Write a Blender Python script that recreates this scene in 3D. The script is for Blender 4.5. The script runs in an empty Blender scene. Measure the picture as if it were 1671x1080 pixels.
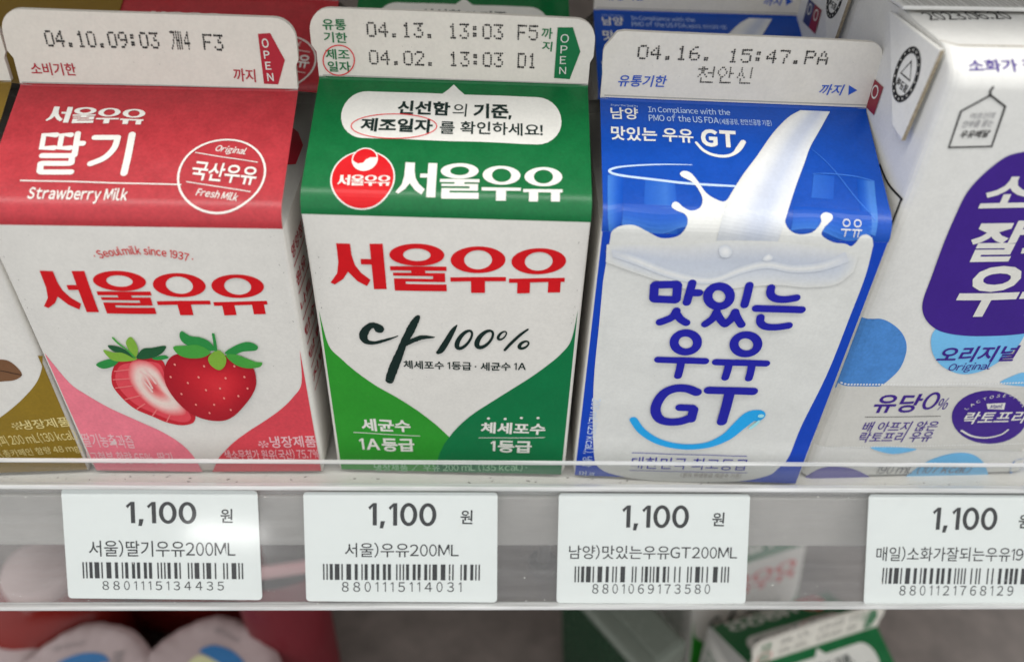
import bpy, bmesh, math, random
from mathutils import Matrix, Vector
from mathutils.geometry import tessellate_polygon
random.seed(7)
MM = 0.001
scene = bpy.context.scene
COL = scene.collection

# ------------------------------------------------------------------ camera
cam_d = bpy.data.cameras.new('camera')
cam = bpy.data.objects.new('camera', cam_d)
COL.objects.link(cam)
_R = Vector((0.999229, -0.022303, 0.032299)); _U = Vector((-0.011376, 0.623002, 0.782137)); _F = Vector((0.037566, 0.781902, -0.622268))
cam.matrix_world = Matrix(((_R.x, _U.x, -_F.x, 7.216 * MM), (_R.y, _U.y, -_F.y, -137.155 * MM), (_R.z, _U.z, -_F.z, 155.227 * MM), (0, 0, 0, 1)))
cam_d.sensor_fit = 'HORIZONTAL'; cam_d.sensor_width = 36; cam_d.lens = 28.289
cam_d.clip_start = 0.005; cam_d.clip_end = 60
cam_d.dof.use_dof = True; cam_d.dof.focus_distance = 0.178; cam_d.dof.aperture_fstop = 9
scene.camera = cam

# ------------------------------------------------------------------ light: cooler strip above the shelf front, shop ceiling beyond
world = bpy.data.worlds.new('World'); scene.world = world; world.use_nodes = True
world.node_tree.nodes['Background'].inputs['Color'].default_value = (0.95, 0.98, 1.0, 1)
world.node_tree.nodes['Background'].inputs['Strength'].default_value = 0.84
_wn = world.node_tree.nodes; _wl = world.node_tree.links          # a lit shop: bright ceiling half, darker floor half
_tc = _wn.new('ShaderNodeTexCoord'); _sx = _wn.new('ShaderNodeSeparateXYZ'); _mr = _wn.new('ShaderNodeMapRange'); _vm = _wn.new('ShaderNodeVectorMath')
_wl.new(_tc.outputs['Generated'], _sx.inputs[0]); _wl.new(_sx.outputs['Z'], _mr.inputs['Value'])
_mr.interpolation_type = 'SMOOTHSTEP'
_mr.inputs['From Min'].default_value = -0.6; _mr.inputs['From Max'].default_value = 0.55; _mr.inputs['To Min'].default_value = 0.2; _mr.inputs['To Max'].default_value = 1.0
_vm.operation = 'SCALE'; _vm.inputs[0].default_value = (0.97, 0.985, 1.0); _wl.new(_mr.outputs['Result'], _vm.inputs['Scale']); _wl.new(_vm.outputs['Vector'], _wn['Background'].inputs['Color'])
def area(name, loc, target, sx, sy, power, color):
    d = bpy.data.lights.new(name, 'AREA'); d.shape = 'RECTANGLE'; d.size = sx; d.size_y = sy; d.energy = power; d.color = color
    o = bpy.data.objects.new(name, d); COL.objects.link(o)
    o.location = loc
    o.rotation_euler = (Vector(target) - Vector(loc)).to_track_quat('-Z', 'Y').to_euler()
    return o
area('cooler_strip_lamp', (0.02, -0.106, 0.62), (0.02, -0.02, 0.05), 1.3, 0.06, 2.8, (1.0, 0.985, 0.95))
area('shop_ceiling_lamp', (-1.02, -3.2, 0.52), (-0.07, 0.0, 0.0), 0.3, 0.05, 0.6, (1.0, 0.99, 0.97))
scene.view_settings.view_transform = 'Standard'; scene.view_settings.look = 'None'
scene.view_settings.gamma = 1; scene.view_settings.exposure = 0.45
scene.view_settings.use_curve_mapping = False
scene.render.engine = 'CYCLES'
scene.cycles.max_bounces = 8; scene.cycles.transparent_max_bounces = 24
scene.cycles.use_denoising = True

# ---------------------------------------------------------- sheet geometry (millimetres)
W = 57.0
def fillet_profile(pts, rad):
    """pts: (y, z) polyline; rad: fillet radius at each inner corner -> dense list of (s, y, z, ny, nz)"""
    out = [pts[0]]
    for i in range(1, len(pts) - 1):
        a, b, c = pts[i-1], pts[i], pts[i+1]
        d1 = (b[0]-a[0], b[1]-a[1]); l1 = math.hypot(*d1); d1 = (d1[0]/l1, d1[1]/l1)
        d2 = (c[0]-b[0], c[1]-b[1]); l2 = math.hypot(*d2); d2 = (d2[0]/l2, d2[1]/l2)
        ang = math.acos(max(-1, min(1, d1[0]*d2[0] + d1[1]*d2[1])))
        t = rad[i-1] * math.tan(ang / 2)
        p1 = (b[0]-d1[0]*t, b[1]-d1[1]*t)
        sg = 1 if d1[0]*d2[1] - d1[1]*d2[0] > 0 else -1
        n = 8
        for k in range(n + 1):
            th = ang * k / n
            lx = rad[i-1] * math.sin(th); ly = rad[i-1] * (1 - math.cos(th)) * sg
            out.append((p1[0] + d1[0]*lx - d1[1]*ly, p1[1] + d1[1]*lx + d1[0]*ly))
    out.append(pts[-1])
    res = []; s = 0
    for i, p in enumerate(out):
        if i: s += math.hypot(p[0]-out[i-1][0], p[1]-out[i-1][1])
        a = out[max(0, i-1)]; c = out[min(len(out)-1, i+1)]
        t = (c[0]-a[0], c[1]-a[1]); l = math.hypot(*t)
        res.append((s, p[0], p[1], -t[1]/l, t[0]/l))
    return res
def prof_at(pr, s):
    if s <= pr[0][0]:
        q = pr[0]; return q[1], q[2] + (s - q[0]), q[3], q[4]
    for i in range(1, len(pr)):
        if s <= pr[i][0] or i == len(pr) - 1:
            a, b = pr[i-1], pr[i]; f = (s - a[0]) / max(1e-9, b[0] - a[0])
            return tuple(a[k] + (b[k]-a[k]) * f for k in (1, 2, 3, 4))
class CartonSheet:
    """front face, roof slope and fin of a gable carton as one sheet (u across, s along the paper)"""
    def __init__(self, H, hr, hf, fl, bulge=0.9, sag=0.35):
        self.H, self.hr, self.hf, self.fl, self.B, self.sag = H, hr, hf, fl, bulge, sag
        self.pr = fillet_profile([(0, 0), (0, H+3.0), (W/2, H+hr), (W/2+fl, H+hr+hf)], [5.2, 0.9])
        self.s0 = self.pr[1][0]; self.s0e = self.pr[9][0]; self.s1 = self.pr[10][0]; self.s1e = self.pr[18][0]; self.s2 = self.pr[-1][0]
    def at(self, u, s, off=0.0):
        y, z, ny, nz = prof_at(self.pr, s)
        e = 1 - min(1, abs(u) / (W/2)) ** 2
        b = 0
        dent = 0.11 * math.sin(0.27*u + 0.11*s + self.H) * math.sin(0.21*s - 0.13*u + 3*self.hr) * min(1, e * 3)
        if s < self.s0: b = dent * min(1, max(0, s) / 8, (self.s0 - s) / 8) + self.B * e * math.sin(math.pi * max(0, s) / self.s0)
        elif self.s0e < s < self.s1: b = 1.5 * dent * min(1, (s - self.s0e) / 5, (self.s1 - s) / 5) + self.sag * e * math.sin(math.pi * (s - self.s0e) / (self.s1 - self.s0e))
        if s > self.s1e: b = 0.35 * math.sin(0.11*u + self.H) * min(1, (s - self.s1e) / self.hf)
        k = b + off
        return (u, y + ny * k, z + nz * k)
class BrickSheet:
    def __init__(self, H=104.5):
        self.pr = fillet_profile([(0, 0), (0, H), (5.2, H+3.6), (23, H+4.2)], [4.5, 3.2])
    def at(self, u, s, off=0.0):
        y, z, ny, nz = prof_at(self.pr, s)
        e = math.sin(math.pi * min(1, max(0, u / 59.5)))
        d = min(u, 59.5 - u); rc = 2.6
        if d < rc: y += rc - math.sqrt(max(0, rc*rc - (rc - max(0, d))**2))
        b = (0.7 + 0.12 * math.sin(0.3*u + 0.17*s) * math.sin(0.23*s - 0.1*u)) * e * math.sin(math.pi * min(1, max(0, s / 104)))
        return (u, y + ny * (b + off), z + nz * (b + off))
class SideSheet:                       # left side of the brick: u = depth from the front edge, s = height
    def at(self, u, s, off=0.0):
        return (-off - 0.5 * math.sin(math.pi * min(1, max(0, s / 100))) * math.sin(math.pi * min(1, max(0, u / 45))), u, s)
TILT = math.radians(31)
class RailSheet:                       # slanted ticket rail: u = along the shelf, s = up the slope from its top line
    def at(self, u, s, off=0.0):
        return (u, -8.5 + math.sin(TILT) * s - math.cos(TILT) * off, 4.08 + math.cos(TILT) * s + math.sin(TILT) * off)
SH = {'P': CartonSheet(71.95, 15.58, 14.58, 2.75), 'G': CartonSheet(73.85, 16.18, 14.26, 0.97), 'B': CartonSheet(72.54, 14.9, 14.36, 0.9),
      'K': CartonSheet(72.2, 15.6, 14.5, 1.5), 'M': BrickSheet(), 'S': SideSheet(), 'T': RailSheet()}
PLACE = {'P': (-60.35, 0.05, 0.14, -0.79), 'G': (0.0, 0.01, -1.39, 0.72), 'B': (59.14, -2.02, -2.55, 0.08), 'K': (-118.2, -1.4, 3.2, 0.0),
         'M': (89.9, -0.6, 2.0, 0.0), 'S': (89.9, -0.6, 2.0, 0.0), 'T': (0, 0, 0, 0)}      # x, y, yaw deg, lean-back deg
def to_world(key, l):
    x, y, a, t = PLACE[key]; a = math.radians(a); t = math.radians(t)
    ly = l[1]*math.cos(t) + l[2]*math.sin(t); lz = l[2]*math.cos(t) - l[1]*math.sin(t)
    return (x + math.cos(a)*l[0] - math.sin(a)*ly, y + math.sin(a)*l[0] + math.cos(a)*ly, lz)

# ------------------------------------------------------------------ materials
def lin(c):
    c = c / 255.0
    return c / 12.92 if c <= 0.04045 else ((c + 0.055) / 1.055) ** 2.4
MATS = {}
def base_mat(name):
    m = bpy.data.materials.new(name); m.use_nodes = True
    nt = m.node_tree; b = nt.nodes['Principled BSDF']
    return m, nt, b
def paper(name, rgb, k=1.45, rough=0.42, mott=0.045, spec=0.28, bump=0.08, sheen_noise=True):
    """printed, coated board: colour given as seen (sRGB), scaled to albedo"""
    if name in MATS: return MATS[name]
    m, nt, b = base_mat(name)
    N = nt.nodes; L = nt.links
    col = [min(0.86, lin(v) * k) for v in rgb]
    tc = N.new('ShaderNodeTexCoord')
    n1 = N.new('ShaderNodeTexNoise'); n1.inputs['Scale'].default_value = 260; n1.inputs['Detail'].default_value = 6; n1.inputs['Roughness'].default_value = 0.65
    L.new(tc.outputs['Object'], n1.inputs['Vector'])
    r = N.new('ShaderNodeMapRange'); r.inputs['From Min'].default_value = 0.36; r.inputs['From Max'].default_value = 0.64
    r.inputs['To Min'].default_value = 1 - mott; r.inputs['To Max'].default_value = 1 + mott
    n0 = N.new('ShaderNodeTexNoise'); n0.inputs['Scale'].default_value = 1500; n0.inputs['Detail'].default_value = 4
    L.new(tc.outputs['Object'], n0.inputs['Vector'])
    av = N.new('ShaderNodeMath'); av.operation = 'MULTIPLY_ADD'; av.inputs[1].default_value = 0.5
    hf = N.new('ShaderNodeMath'); hf.operation = 'MULTIPLY'; hf.inputs[1].default_value = 0.5; L.new(n1.outputs['Fac'], hf.inputs[0])
    L.new(n0.outputs['Fac'], av.inputs[0]); L.new(hf.outputs['Value'], av.inputs[2])
    L.new(av.outputs['Value'], r.inputs['Value'])
    mx = N.new('ShaderNodeVectorMath'); mx.operation = 'SCALE'; mx.inputs[0].default_value = col
    L.new(r.outputs['Result'], mx.inputs['Scale']); L.new(mx.outputs['Vector'], b.inputs['Base Color'])
    n2 = N.new('ShaderNodeTexNoise'); n2.inputs['Scale'].default_value = 1900; n2.inputs['Detail'].default_value = 3
    L.new(tc.outputs['Object'], n2.inputs['Vector'])
    n3 = N.new('ShaderNodeTexNoise'); n3.inputs['Scale'].default_value = 70; n3.inputs['Detail'].default_value = 2
    L.new(tc.outputs['Object'], n3.inputs['Vector'])
    b2 = N.new('ShaderNodeBump'); b2.inputs['Strength'].default_value = bump * 0.8; b2.inputs['Distance'].default_value = 0.0012
    L.new(n3.outputs['Fac'], b2.inputs['Height'])
    b1 = N.new('ShaderNodeBump'); b1.inputs['Strength'].default_value = bump; b1.inputs['Distance'].default_value = 0.0002
    L.new(n2.outputs['Fac'], b1.inputs['Height']); L.new(b2.outputs['Normal'], b1.inputs['Normal']); L.new(b1.outputs['Normal'], b.inputs['Normal'])
    r2 = N.new('ShaderNodeMapRange'); r2.inputs['To Min'].default_value = rough - 0.06; r2.inputs['To Max'].default_value = rough + 0.08
    L.new(n1.outputs['Fac'], r2.inputs['Value']); L.new(r2.outputs['Result'], b.inputs['Roughness'])
    b.inputs['Specular IOR Level'].default_value = spec
    MATS[name] = m
    return m
def clear_plastic(name, tint=(0.93, 0.935, 0.93), haze=0.06, rough=0.09, scratches=0.25):
    """thin clear sheet: most light passes, some is mirrored by Fresnel, a pale haze mixed in stands for reflected surroundings"""
    if name in MATS: return MATS[name]
    m, nt, b = base_mat(name)
    N = nt.nodes; L = nt.links; N.remove(b); out = N['Material Output']
    tr = N.new('ShaderNodeBsdfTransparent'); tr.inputs['Color'].default_value = (*tint, 1)
    gl = N.new('ShaderNodeBsdfGlossy'); gl.inputs['Roughness'].default_value = rough; gl.inputs['Color'].default_value = (1, 1, 1, 1)
    df = N.new('ShaderNodeBsdfDiffuse'); df.inputs['Color'].default_value = (0.7, 0.7, 0.69, 1)
    lw = N.new('ShaderNodeLayerWeight'); lw.inputs['Blend'].default_value = 0.5
    pw = N.new('ShaderNodeMath'); pw.operation = 'POWER'; pw.inputs[1].default_value = 4.0; L.new(lw.outputs['Facing'], pw.inputs[0])
    fr = N.new('ShaderNodeMath'); fr.operation = 'MULTIPLY_ADD'; fr.inputs[1].default_value = 0.6; fr.inputs[2].default_value = 0.022; L.new(pw.outputs['Value'], fr.inputs[0])
    tc = N.new('ShaderNodeTexCoord'); mp = N.new('ShaderNodeMapping'); mp.inputs['Scale'].default_value = (40, 700, 700)
    n = N.new('ShaderNodeTexNoise'); n.inputs['Scale'].default_value = 1.0; n.inputs['Detail'].default_value = 5
    L.new(tc.outputs['Object'], mp.inputs['Vector']); L.new(mp.outputs['Vector'], n.inputs['Vector'])
    mr = N.new('ShaderNodeMapRange'); mr.inputs['From Min'].default_value = 0.35; mr.inputs['From Max'].default_value = 0.75
    mr.inputs['To Min'].default_value = haze * (1 - scratches); mr.inputs['To Max'].default_value = haze * (1 + 2 * scratches)
    L.new(n.outputs['Fac'], mr.inputs['Value'])
    m1 = N.new('ShaderNodeMixShader'); L.new(mr.outputs['Result'], m1.inputs['Fac']); L.new(tr.outputs['BSDF'], m1.inputs[1]); L.new(df.outputs['BSDF'], m1.inputs[2])
    m2 = N.new('ShaderNodeMixShader'); L.new(fr.outputs['Value'], m2.inputs['Fac']); L.new(m1.outputs['Shader'], m2.inputs[1]); L.new(gl.outputs['BSDF'], m2.inputs[2])
    L.new(m2.outputs['Shader'], out.inputs['Surface'])
    MATS[name] = m
    return m
def painted_metal(name, rgb, rough=0.45, grime=0.18):
    if name in MATS: return MATS[name]
    m, nt, b = base_mat(name); N = nt.nodes; L = nt.links
    tc = N.new('ShaderNodeTexCoord'); n = N.new('ShaderNodeTexNoise'); n.inputs['Scale'].default_value = 45; n.inputs['Detail'].default_value = 8; n.inputs['Roughness'].default_value = 0.7
    L.new(tc.outputs['Object'], n.inputs['Vector'])
    cr = N.new('ShaderNodeValToRGB'); c = [lin(v) for v in rgb]
    cr.color_ramp.elements[0].position = 0.3; cr.color_ramp.elements[0].color = (*[v * (1 - grime) for v in c], 1)
    cr.color_ramp.elements[1].position = 0.65; cr.color_ramp.elements[1].color = (*c, 1)
    L.new(n.outputs['Fac'], cr.inputs['Fac']); L.new(cr.outputs['Color'], b.inputs['Base Color'])
    b.inputs['Roughness'].default_value = rough
    bp = N.new('ShaderNodeBump'); bp.inputs['Strength'].default_value = 0.08; bp.inputs['Distance'].default_value = 0.0004
    n2 = N.new('ShaderNodeTexNoise'); n2.inputs['Scale'].default_value = 900; L.new(tc.outputs['Object'], n2.inputs['Vector']); L.new(n2.outputs['Fac'], bp.inputs['Height']); L.new(bp.outputs['Normal'], b.inputs['Normal'])
    MATS[name] = m
    return m

# ------------------------------------------------------------------ object helpers
def link_mesh(name, verts, faces, mat, parent=None, smooth=False):
    me = bpy.data.meshes.new(name)
    me.from_pydata([(v[0]*MM, v[1]*MM, v[2]*MM) for v in verts], [], faces)
    me.materials.append(mat)
    if smooth:
        for p in me.polygons: p.use_smooth = True
    me.update()
    o = bpy.data.objects.new(name, me); COL.objects.link(o)
    if parent: o.parent = parent
    return o
def link_bm(name, bm, mat, parent=None, smooth=False):
    me = bpy.data.meshes.new(name); bm.to_mesh(me); bm.free()
    me.materials.append(mat)
    if smooth:
        for p in me.polygons: p.use_smooth = True
    o = bpy.data.objects.new(name, me); COL.objects.link(o)
    if parent: o.parent = parent
    return o
def tag(o, label, cat, group=None, kind=None):
    if label: o['label'] = label
    if cat: o['category'] = cat
    if group: o['group'] = group
    if kind: o['kind'] = kind
    return o
def thing(name, label, cat, group=None, mat=None):
    o = bpy.data.objects.new(name, None); o.empty_display_size = 0.01; COL.objects.link(o)
    if mat is not None: o.matrix_world = mat
    return tag(o, label, cat, group)
def copy_tree(o, parent=None):
    c = o.copy(); COL.objects.link(c); c.parent = parent
    if parent is not None: c.matrix_parent_inverse = o.matrix_parent_inverse.copy()
    for ch in list(o.children): copy_tree(ch, c)
    return c
def placed(key, dx=0, dy=0, dyaw=0):
    x, y, a, t = PLACE[key]
    return Matrix.Translation(((x+dx)*MM, (y+dy)*MM, 0)) @ Matrix.Rotation(math.radians(a+dyaw), 4, 'Z') @ Matrix.Rotation(-math.radians(t), 4, 'X')

# ---- flat print: 2-D shapes in sheet millimetres
def catmull(pts, n=6, closed=True):
    m = len(pts); out = []
    rng = range(m) if closed else range(m - 1)
    for i in rng:
        if closed: p = [pts[(i+k) % m] for k in (-1, 0, 1, 2)]
        else: p = [pts[max(0, min(m-1, i+k))] for k in (-1, 0, 1, 2)]
        for k in range(n):
            t = k / n
            out.append(tuple(0.5 * ((2*p[1][d]) + (-p[0][d]+p[2][d])*t + (2*p[0][d]-5*p[1][d]+4*p[2][d]-p[3][d])*t*t + (-p[0][d]+3*p[1][d]-3*p[2][d]+p[3][d])*t**3) for d in range(len(pts[0]))))
    if not closed: out.append(tuple(pts[-1]))
    return out
class Flat:
    def __init__(self): self.v = []; self.f = []
    def tri(self, loops):
        flat = [p for l in loops for p in l]
        n = len(self.v)
        self.v += [(p[0], p[1]) for p in flat]
        for t in tessellate_polygon([[Vector((p[0], p[1], 0)) for p in l] for l in loops]):
            self.f.append(tuple(n + i for i in t))
        return self
    def poly(self, pts): return self.tri([pts])
    def smooth(self, pts, n=6): return self.tri([catmull(pts, n)])
    def strip(self, left, right, closed=False):
        n = len(self.v); m = len(left)
        self.v += left + right
        for i in range(m if closed else m - 1):
            j = (i + 1) % m
            self.f.append((n+i, n+j, n+m+j, n+m+i))
        return self
    def stroke(self, pts, width=None, n=6, cap=True, closed=False):
        """line through pts; a third value in each point is its width"""
        if width is not None: pts = [(p[0], p[1], width) for p in pts]
        if n > 1 and len(pts) > 2: pts = catmull(pts, n, closed)
        m = len(pts); L = []; R = []
        for i, p in enumerate(pts):
            a = pts[(i-1) % m] if closed else pts[max(0, i-1)]; b = pts[(i+1) % m] if closed else pts[min(m-1, i+1)]
            dx, dy = b[0]-a[0], b[1]-a[1]; l = math.hypot(dx, dy) or 1
            h = max(0.02, p[2]) / 2
            L.append((p[0] - dy/l*h, p[1] + dx/l*h)); R.append((p[0] + dy/l*h, p[1] - dx/l*h))
        if closed: return self.strip(L, R, True)
        self.strip(L, R)
        if cap:
            for e, q in ((0, 1), (m-1, m-2)):
                dx, dy = pts[e][0]-pts[q][0], pts[e][1]-pts[q][1]; a0 = math.atan2(dy, dx); h = max(0.02, pts[e][2]) / 2
                self.poly([(pts[e][0] + h*math.cos(a0 + math.pi*(k/8-0.5)), pts[e][1] + h*math.sin(a0 + math.pi*(k/8-0.5))) for k in range(9)])
        return self
    def disc(self, c, rx, ry=None, n=24, rot=0):
        ry = ry or rx
        return self.poly([(c[0] + rx*math.cos(a)*math.cos(rot) - ry*math.sin(a)*math.sin(rot), c[1] + rx*math.cos(a)*math.sin(rot) + ry*math.sin(a)*math.cos(rot)) for a in (2*math.pi*k/n for k in range(n))])
    def ring(self, c, rx, ry, w, n=40):
        o = [(c[0] + rx*math.cos(a), c[1] + ry*math.sin(a)) for a in (2*math.pi*k/n for k in range(n))]
        i = [(c[0] + (rx-w)*math.cos(a), c[1] + (ry-w)*math.sin(a)) for a in (2*math.pi*k/n for k in range(n))]
        return self.strip(o, i, True)
    def boxmap(self, q, shear=0.0, y0=None, bend=0.0):
        """fit the shapes' bounding box on q = (lower left, lower right, any point on the top line)"""
        xs = [p[0] for p in self.v]; ys = [p[1] for p in self.v]
        x0, x1, ya, yb = min(xs), max(xs), min(ys), max(ys)
        bx, by = q[1][0]-q[0][0], q[1][1]-q[0][1]; l = math.hypot(bx, by); ex = (bx/l, by/l); ey = (-ex[1], ex[0])
        h = (q[2][0]-q[0][0])*ey[0] + (q[2][1]-q[0][1])*ey[1]
        o = []
        for (x, y) in self.v:
            a = (x-x0)/(x1-x0); b = (y-ya)/(yb-ya)
            k = bend * (1 - (2*a-1)**2)
            X = a*l + shear*b*h - k*0; Y = (b + k)*h
            if bend: X -= (b - 0.5) * h * bend * 4 * (1-2*a) * h / l
            o.append((q[0][0] + ex[0]*X + ey[0]*Y, q[0][1] + ex[1]*X + ey[1]*Y))
        self.v = o
        return self
_tc = {}
def glyphs(s, bold, res=3):
    key = (s, bold)
    if key not in _tc:
        c = bpy.data.curves.new('lettering', 'FONT'); c.body = s; c.offset = bold; c.resolution_u = res
        o = bpy.data.objects.new('lettering', c); me = o.to_mesh()
        _tc[key] = ([(v.co.x, v.co.y) for v in me.vertices], [tuple(p.vertices) for p in me.polygons])
        o.to_mesh_clear(); bpy.data.objects.remove(o); bpy.data.curves.remove(c)
    return _tc[key]
def text_flat(s, bold=0.0, gap=0.085):
    """set a line glyph by glyph; Latin letters come from the gothic face's full-width forms, packed close"""
    f = Flat(); x = 0.0
    for ch in s:
        o = ord(ch)
        if ch == ' ': x += 0.26; continue
        if ch == '1':
            h = 0.035 + bold; n = len(f.v)
            f.poly([(x+0.20-h, 0-bold), (x+0.20+h, 0-bold), (x+0.20+h, 0.74+bold), (x+0.20-h*.8, 0.74+bold), (x+0.0, 0.60+bold*.5), (x+0.02+h*.5, 0.55-bold), (x+0.20-h, 0.64)])
            x += 0.20 + h + gap + bold; continue
        if ch == ',':
            f.poly([(x+0.03-bold, 0.10+bold), (x+0.11+bold, 0.10+bold), (x+0.06+bold*.6, -0.13), (x-0.02-bold*.2, -0.13)]); x += 0.13 + bold + gap; continue
        if ch == '0':
            n = 28; h = 0.07 + 2*bold; cx = x + 0.235
            o1 = [(cx + (0.235+bold)*math.cos(2*math.pi*k/n), 0.37 + (0.385+bold)*math.sin(2*math.pi*k/n)) for k in range(n)]
            i1 = [(cx + (0.235+bold-h)*math.cos(2*math.pi*k/n), 0.37 + (0.385+bold-h)*math.sin(2*math.pi*k/n)) for k in range(n)]
            f.strip(o1, i1, True); x += 0.47 + gap + bold; continue
        latin = 33 <= o <= 126
        v, fc = glyphs(chr(o + 0xFEE0) if latin else ch, bold)
        if not v: continue
        n = len(f.v)
        x0 = min(p[0] for p in v); x1 = max(p[0] for p in v)
        tight = latin or ch in '·'
        dx = x - x0 if tight else x
        f.v += [(p[0] + dx, p[1]) for p in v]; f.f += [tuple(i + n for i in q) for q in fc]
        x += (x1 - x0 + gap) if tight else 0.92
    return f
LAYER = 0.03
def put(sheet, name, flat, mat, parent, layer=1, tool=None):
    """lay a flat print on a sheet, following its bulge and folds"""
    bm = bmesh.new()
    vs = [bm.verts.new((p[0], p[1], 0)) for p in flat.v]
    for f in flat.f:
        if len(set(f)) < 3: continue
        try: bm.faces.new([vs[i] for i in f])
        except ValueError: pass
    if not isinstance(sheet, (RailSheet,)):
        us = [p[0] for p in flat.v]; ss = [p[1] for p in flat.v]
        big = max((max(flat.v[i][0] for i in f) - min(flat.v[i][0] for i in f)) + (max(flat.v[i][1] for i in f) - min(flat.v[i][1] for i in f)) for f in flat.f)
        cuts = []
        if big > 7:
            stp = 5
            u = math.ceil(min(us) / stp) * stp
            while u < max(us): cuts.append(((u, 0, 0), (1, 0, 0))); u += stp
            if isinstance(sheet, BrickSheet): cuts += [((k, 0, 0), (1, 0, 0)) for k in (.12, .5, 1.2, 2.6) if min(us) < k < max(us)]
            s = math.ceil(min(ss) / stp) * stp
            while s < max(ss): cuts.append(((0, s, 0), (0, 1, 0))); s += stp
        for q in sheet.pr[1:-1] if hasattr(sheet, 'pr') else ():
            if min(ss) < q[0] < max(ss): cuts.append(((0, q[0], 0), (0, 1, 0)))
        for co, no in cuts:
            bmesh.ops.bisect_plane(bm, geom=bm.verts[:] + bm.edges[:] + bm.faces[:], plane_co=co, plane_no=no, dist=1e-5)
    for v in bm.verts:
        p = sheet.at(v.co.x, v.co.y, 0.03 + LAYER * layer)
        v.co = (p[0]*MM, p[1]*MM, p[2]*MM)
    bmesh.ops.recalc_face_normals(bm, faces=bm.faces[:])
    return link_bm(name, bm, mat, parent)
def ink_gradient():
    m = paper('graded_ink', (190, 190, 186), rough=0.34)
    nt = m.node_tree; N = nt.nodes; L = nt.links
    for n in N:
        if n.type == 'VECT_MATH' and n.operation == 'SCALE' and n.outputs[0].is_linked:
            at = N.new('ShaderNodeAttribute'); at.attribute_name = 'ink'; L.new(at.outputs['Color'], n.inputs[0])
            break
    return m
def put_grid(sheet, name, rows, parent, layer=2, k=1.4):
    """graded artwork: rows of (u, s, (r, g, b)) points, colour blended between them"""
    n = len(rows[0]); V = []; C = []
    for r in rows:
        for u, s, c in r: V.append(sheet.at(u, s, 0.03 + LAYER * layer)); C.append((*[min(.86, lin(v) * k) for v in c], 1))
    F = [(j*n+i, j*n+i+1, (j+1)*n+i+1, (j+1)*n+i) for j in range(len(rows)-1) for i in range(n-1)]
    o = link_mesh(name, V, F, MATS.get('graded_ink') or ink_gradient(), parent)
    a = o.data.color_attributes.new('ink', 'FLOAT_COLOR', 'POINT')
    for i, c in enumerate(C): a.data[i].color = c
    return o
def mixc(a, b, t): return tuple(a[i] + (b[i]-a[i])*t for i in range(3))
def rampc(cols, t):
    x = t * (len(cols)-1); i = min(int(x), len(cols)-2); return mixc(cols[i], cols[i+1], x - i)
def ribbon(A, B, cols, m=10, fade=None, n=5, fade_in=0.0, fade_out=0.0):
    """surface between two curves A and B, colours running across from A to B; ends fade to a colour"""
    a = catmull(A, n, False); b = catmull(B, n, False); rows = []
    for i in range(min(len(a), len(b))):
        t = i / (len(a)-1); f = 0
        if fade_in and t < fade_in: f = 1 - t/fade_in
        if fade_out and t > 1-fade_out: f = max(f, (t-1+fade_out)/fade_out)
        rows.append([(a[i][0]+(b[i][0]-a[i][0])*j/m, a[i][1]+(b[i][1]-a[i][1])*j/m, mixc(rampc(cols, j/m), fade, f) if f else rampc(cols, j/m)) for j in range(m+1)])
    return rows
def blush(pts, c, cols, n=4):
    """closed outline shaded from its edge towards the point c"""
    o = catmull(pts, n); o = o + [o[0]]
    return [[(c[0]+(p[0]-c[0])*k, c[1]+(p[1]-c[1])*k, rampc(cols, 1-k)) for p in o] for k in (1, .85, .7, .55, .4, .25, .1, .001)]
def text(sheet, s, q, mat, parent, bold=0.0, shear=0.0, layer=3, name='lettering', bend=0.0):
    return put(sheet, name, text_flat(s, bold).boxmap(q, shear, bend=bend), mat, parent, layer)

# ---- the heavy brand lettering of the cartons, drawn stroke by stroke
def wordmark():
    f = Flat(); T = lambda pts: [(x, -(y - (x-207)*0.0164)) for x, y in pts]
    f.poly(T([(250,92),(306,93),(307,140),(316,182),(338,216),(374,246),(357,274),(318,252),(284,212),(260,245),(222,270),(205,262),(238,220),(249,170)]))
    f.poly(T([(342,156),(385,156),(385,179),(342,179)])); f.poly(T([(385,92),(438,92),(438,287),(385,287)]))
    def ring(cx, cy, rx, ry, ix, iy, n=40):
        o = T([(cx + rx*math.cos(2*math.pi*k/n), cy + ry*math.sin(2*math.pi*k/n)) for k in range(n)])
        i = T([(cx + ix*math.cos(2*math.pi*k/n), cy + iy*math.sin(2*math.pi*k/n)) for k in range(n)])
        f.strip(o, i, True)
    ring(573, 138, 112, 46, 56, 26)
    f.poly(T([(460,186),(692,186),(692,204),(460,204)]))
    f.poly(T([(546,204),(604,204),(604,214),(546,214)])); f.poly(T([(470,214),(685,214),(685,252),(520,252),(520,263),(690,263),(690,293),(472,293),(472,239),(635,239),(635,227),(470,227)]))
    ring(822, 159, 112, 56, 57, 40)
    f.poly(T([(707,232),(937,232),(937,250),(707,250)])); f.poly(T([(792,250),(850,250),(850,301),(792,301)]))
    ring(1070, 166, 112, 56, 57, 40)
    f.poly(T([(950,239),(1182,239),(1182,257),(950,257)])); f.poly(T([(985,257),(1038,257),(1038,304),(985,304)])); f.poly(T([(1114,257),(1166,257),(1166,304),(1114,304)]))
    return f
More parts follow.
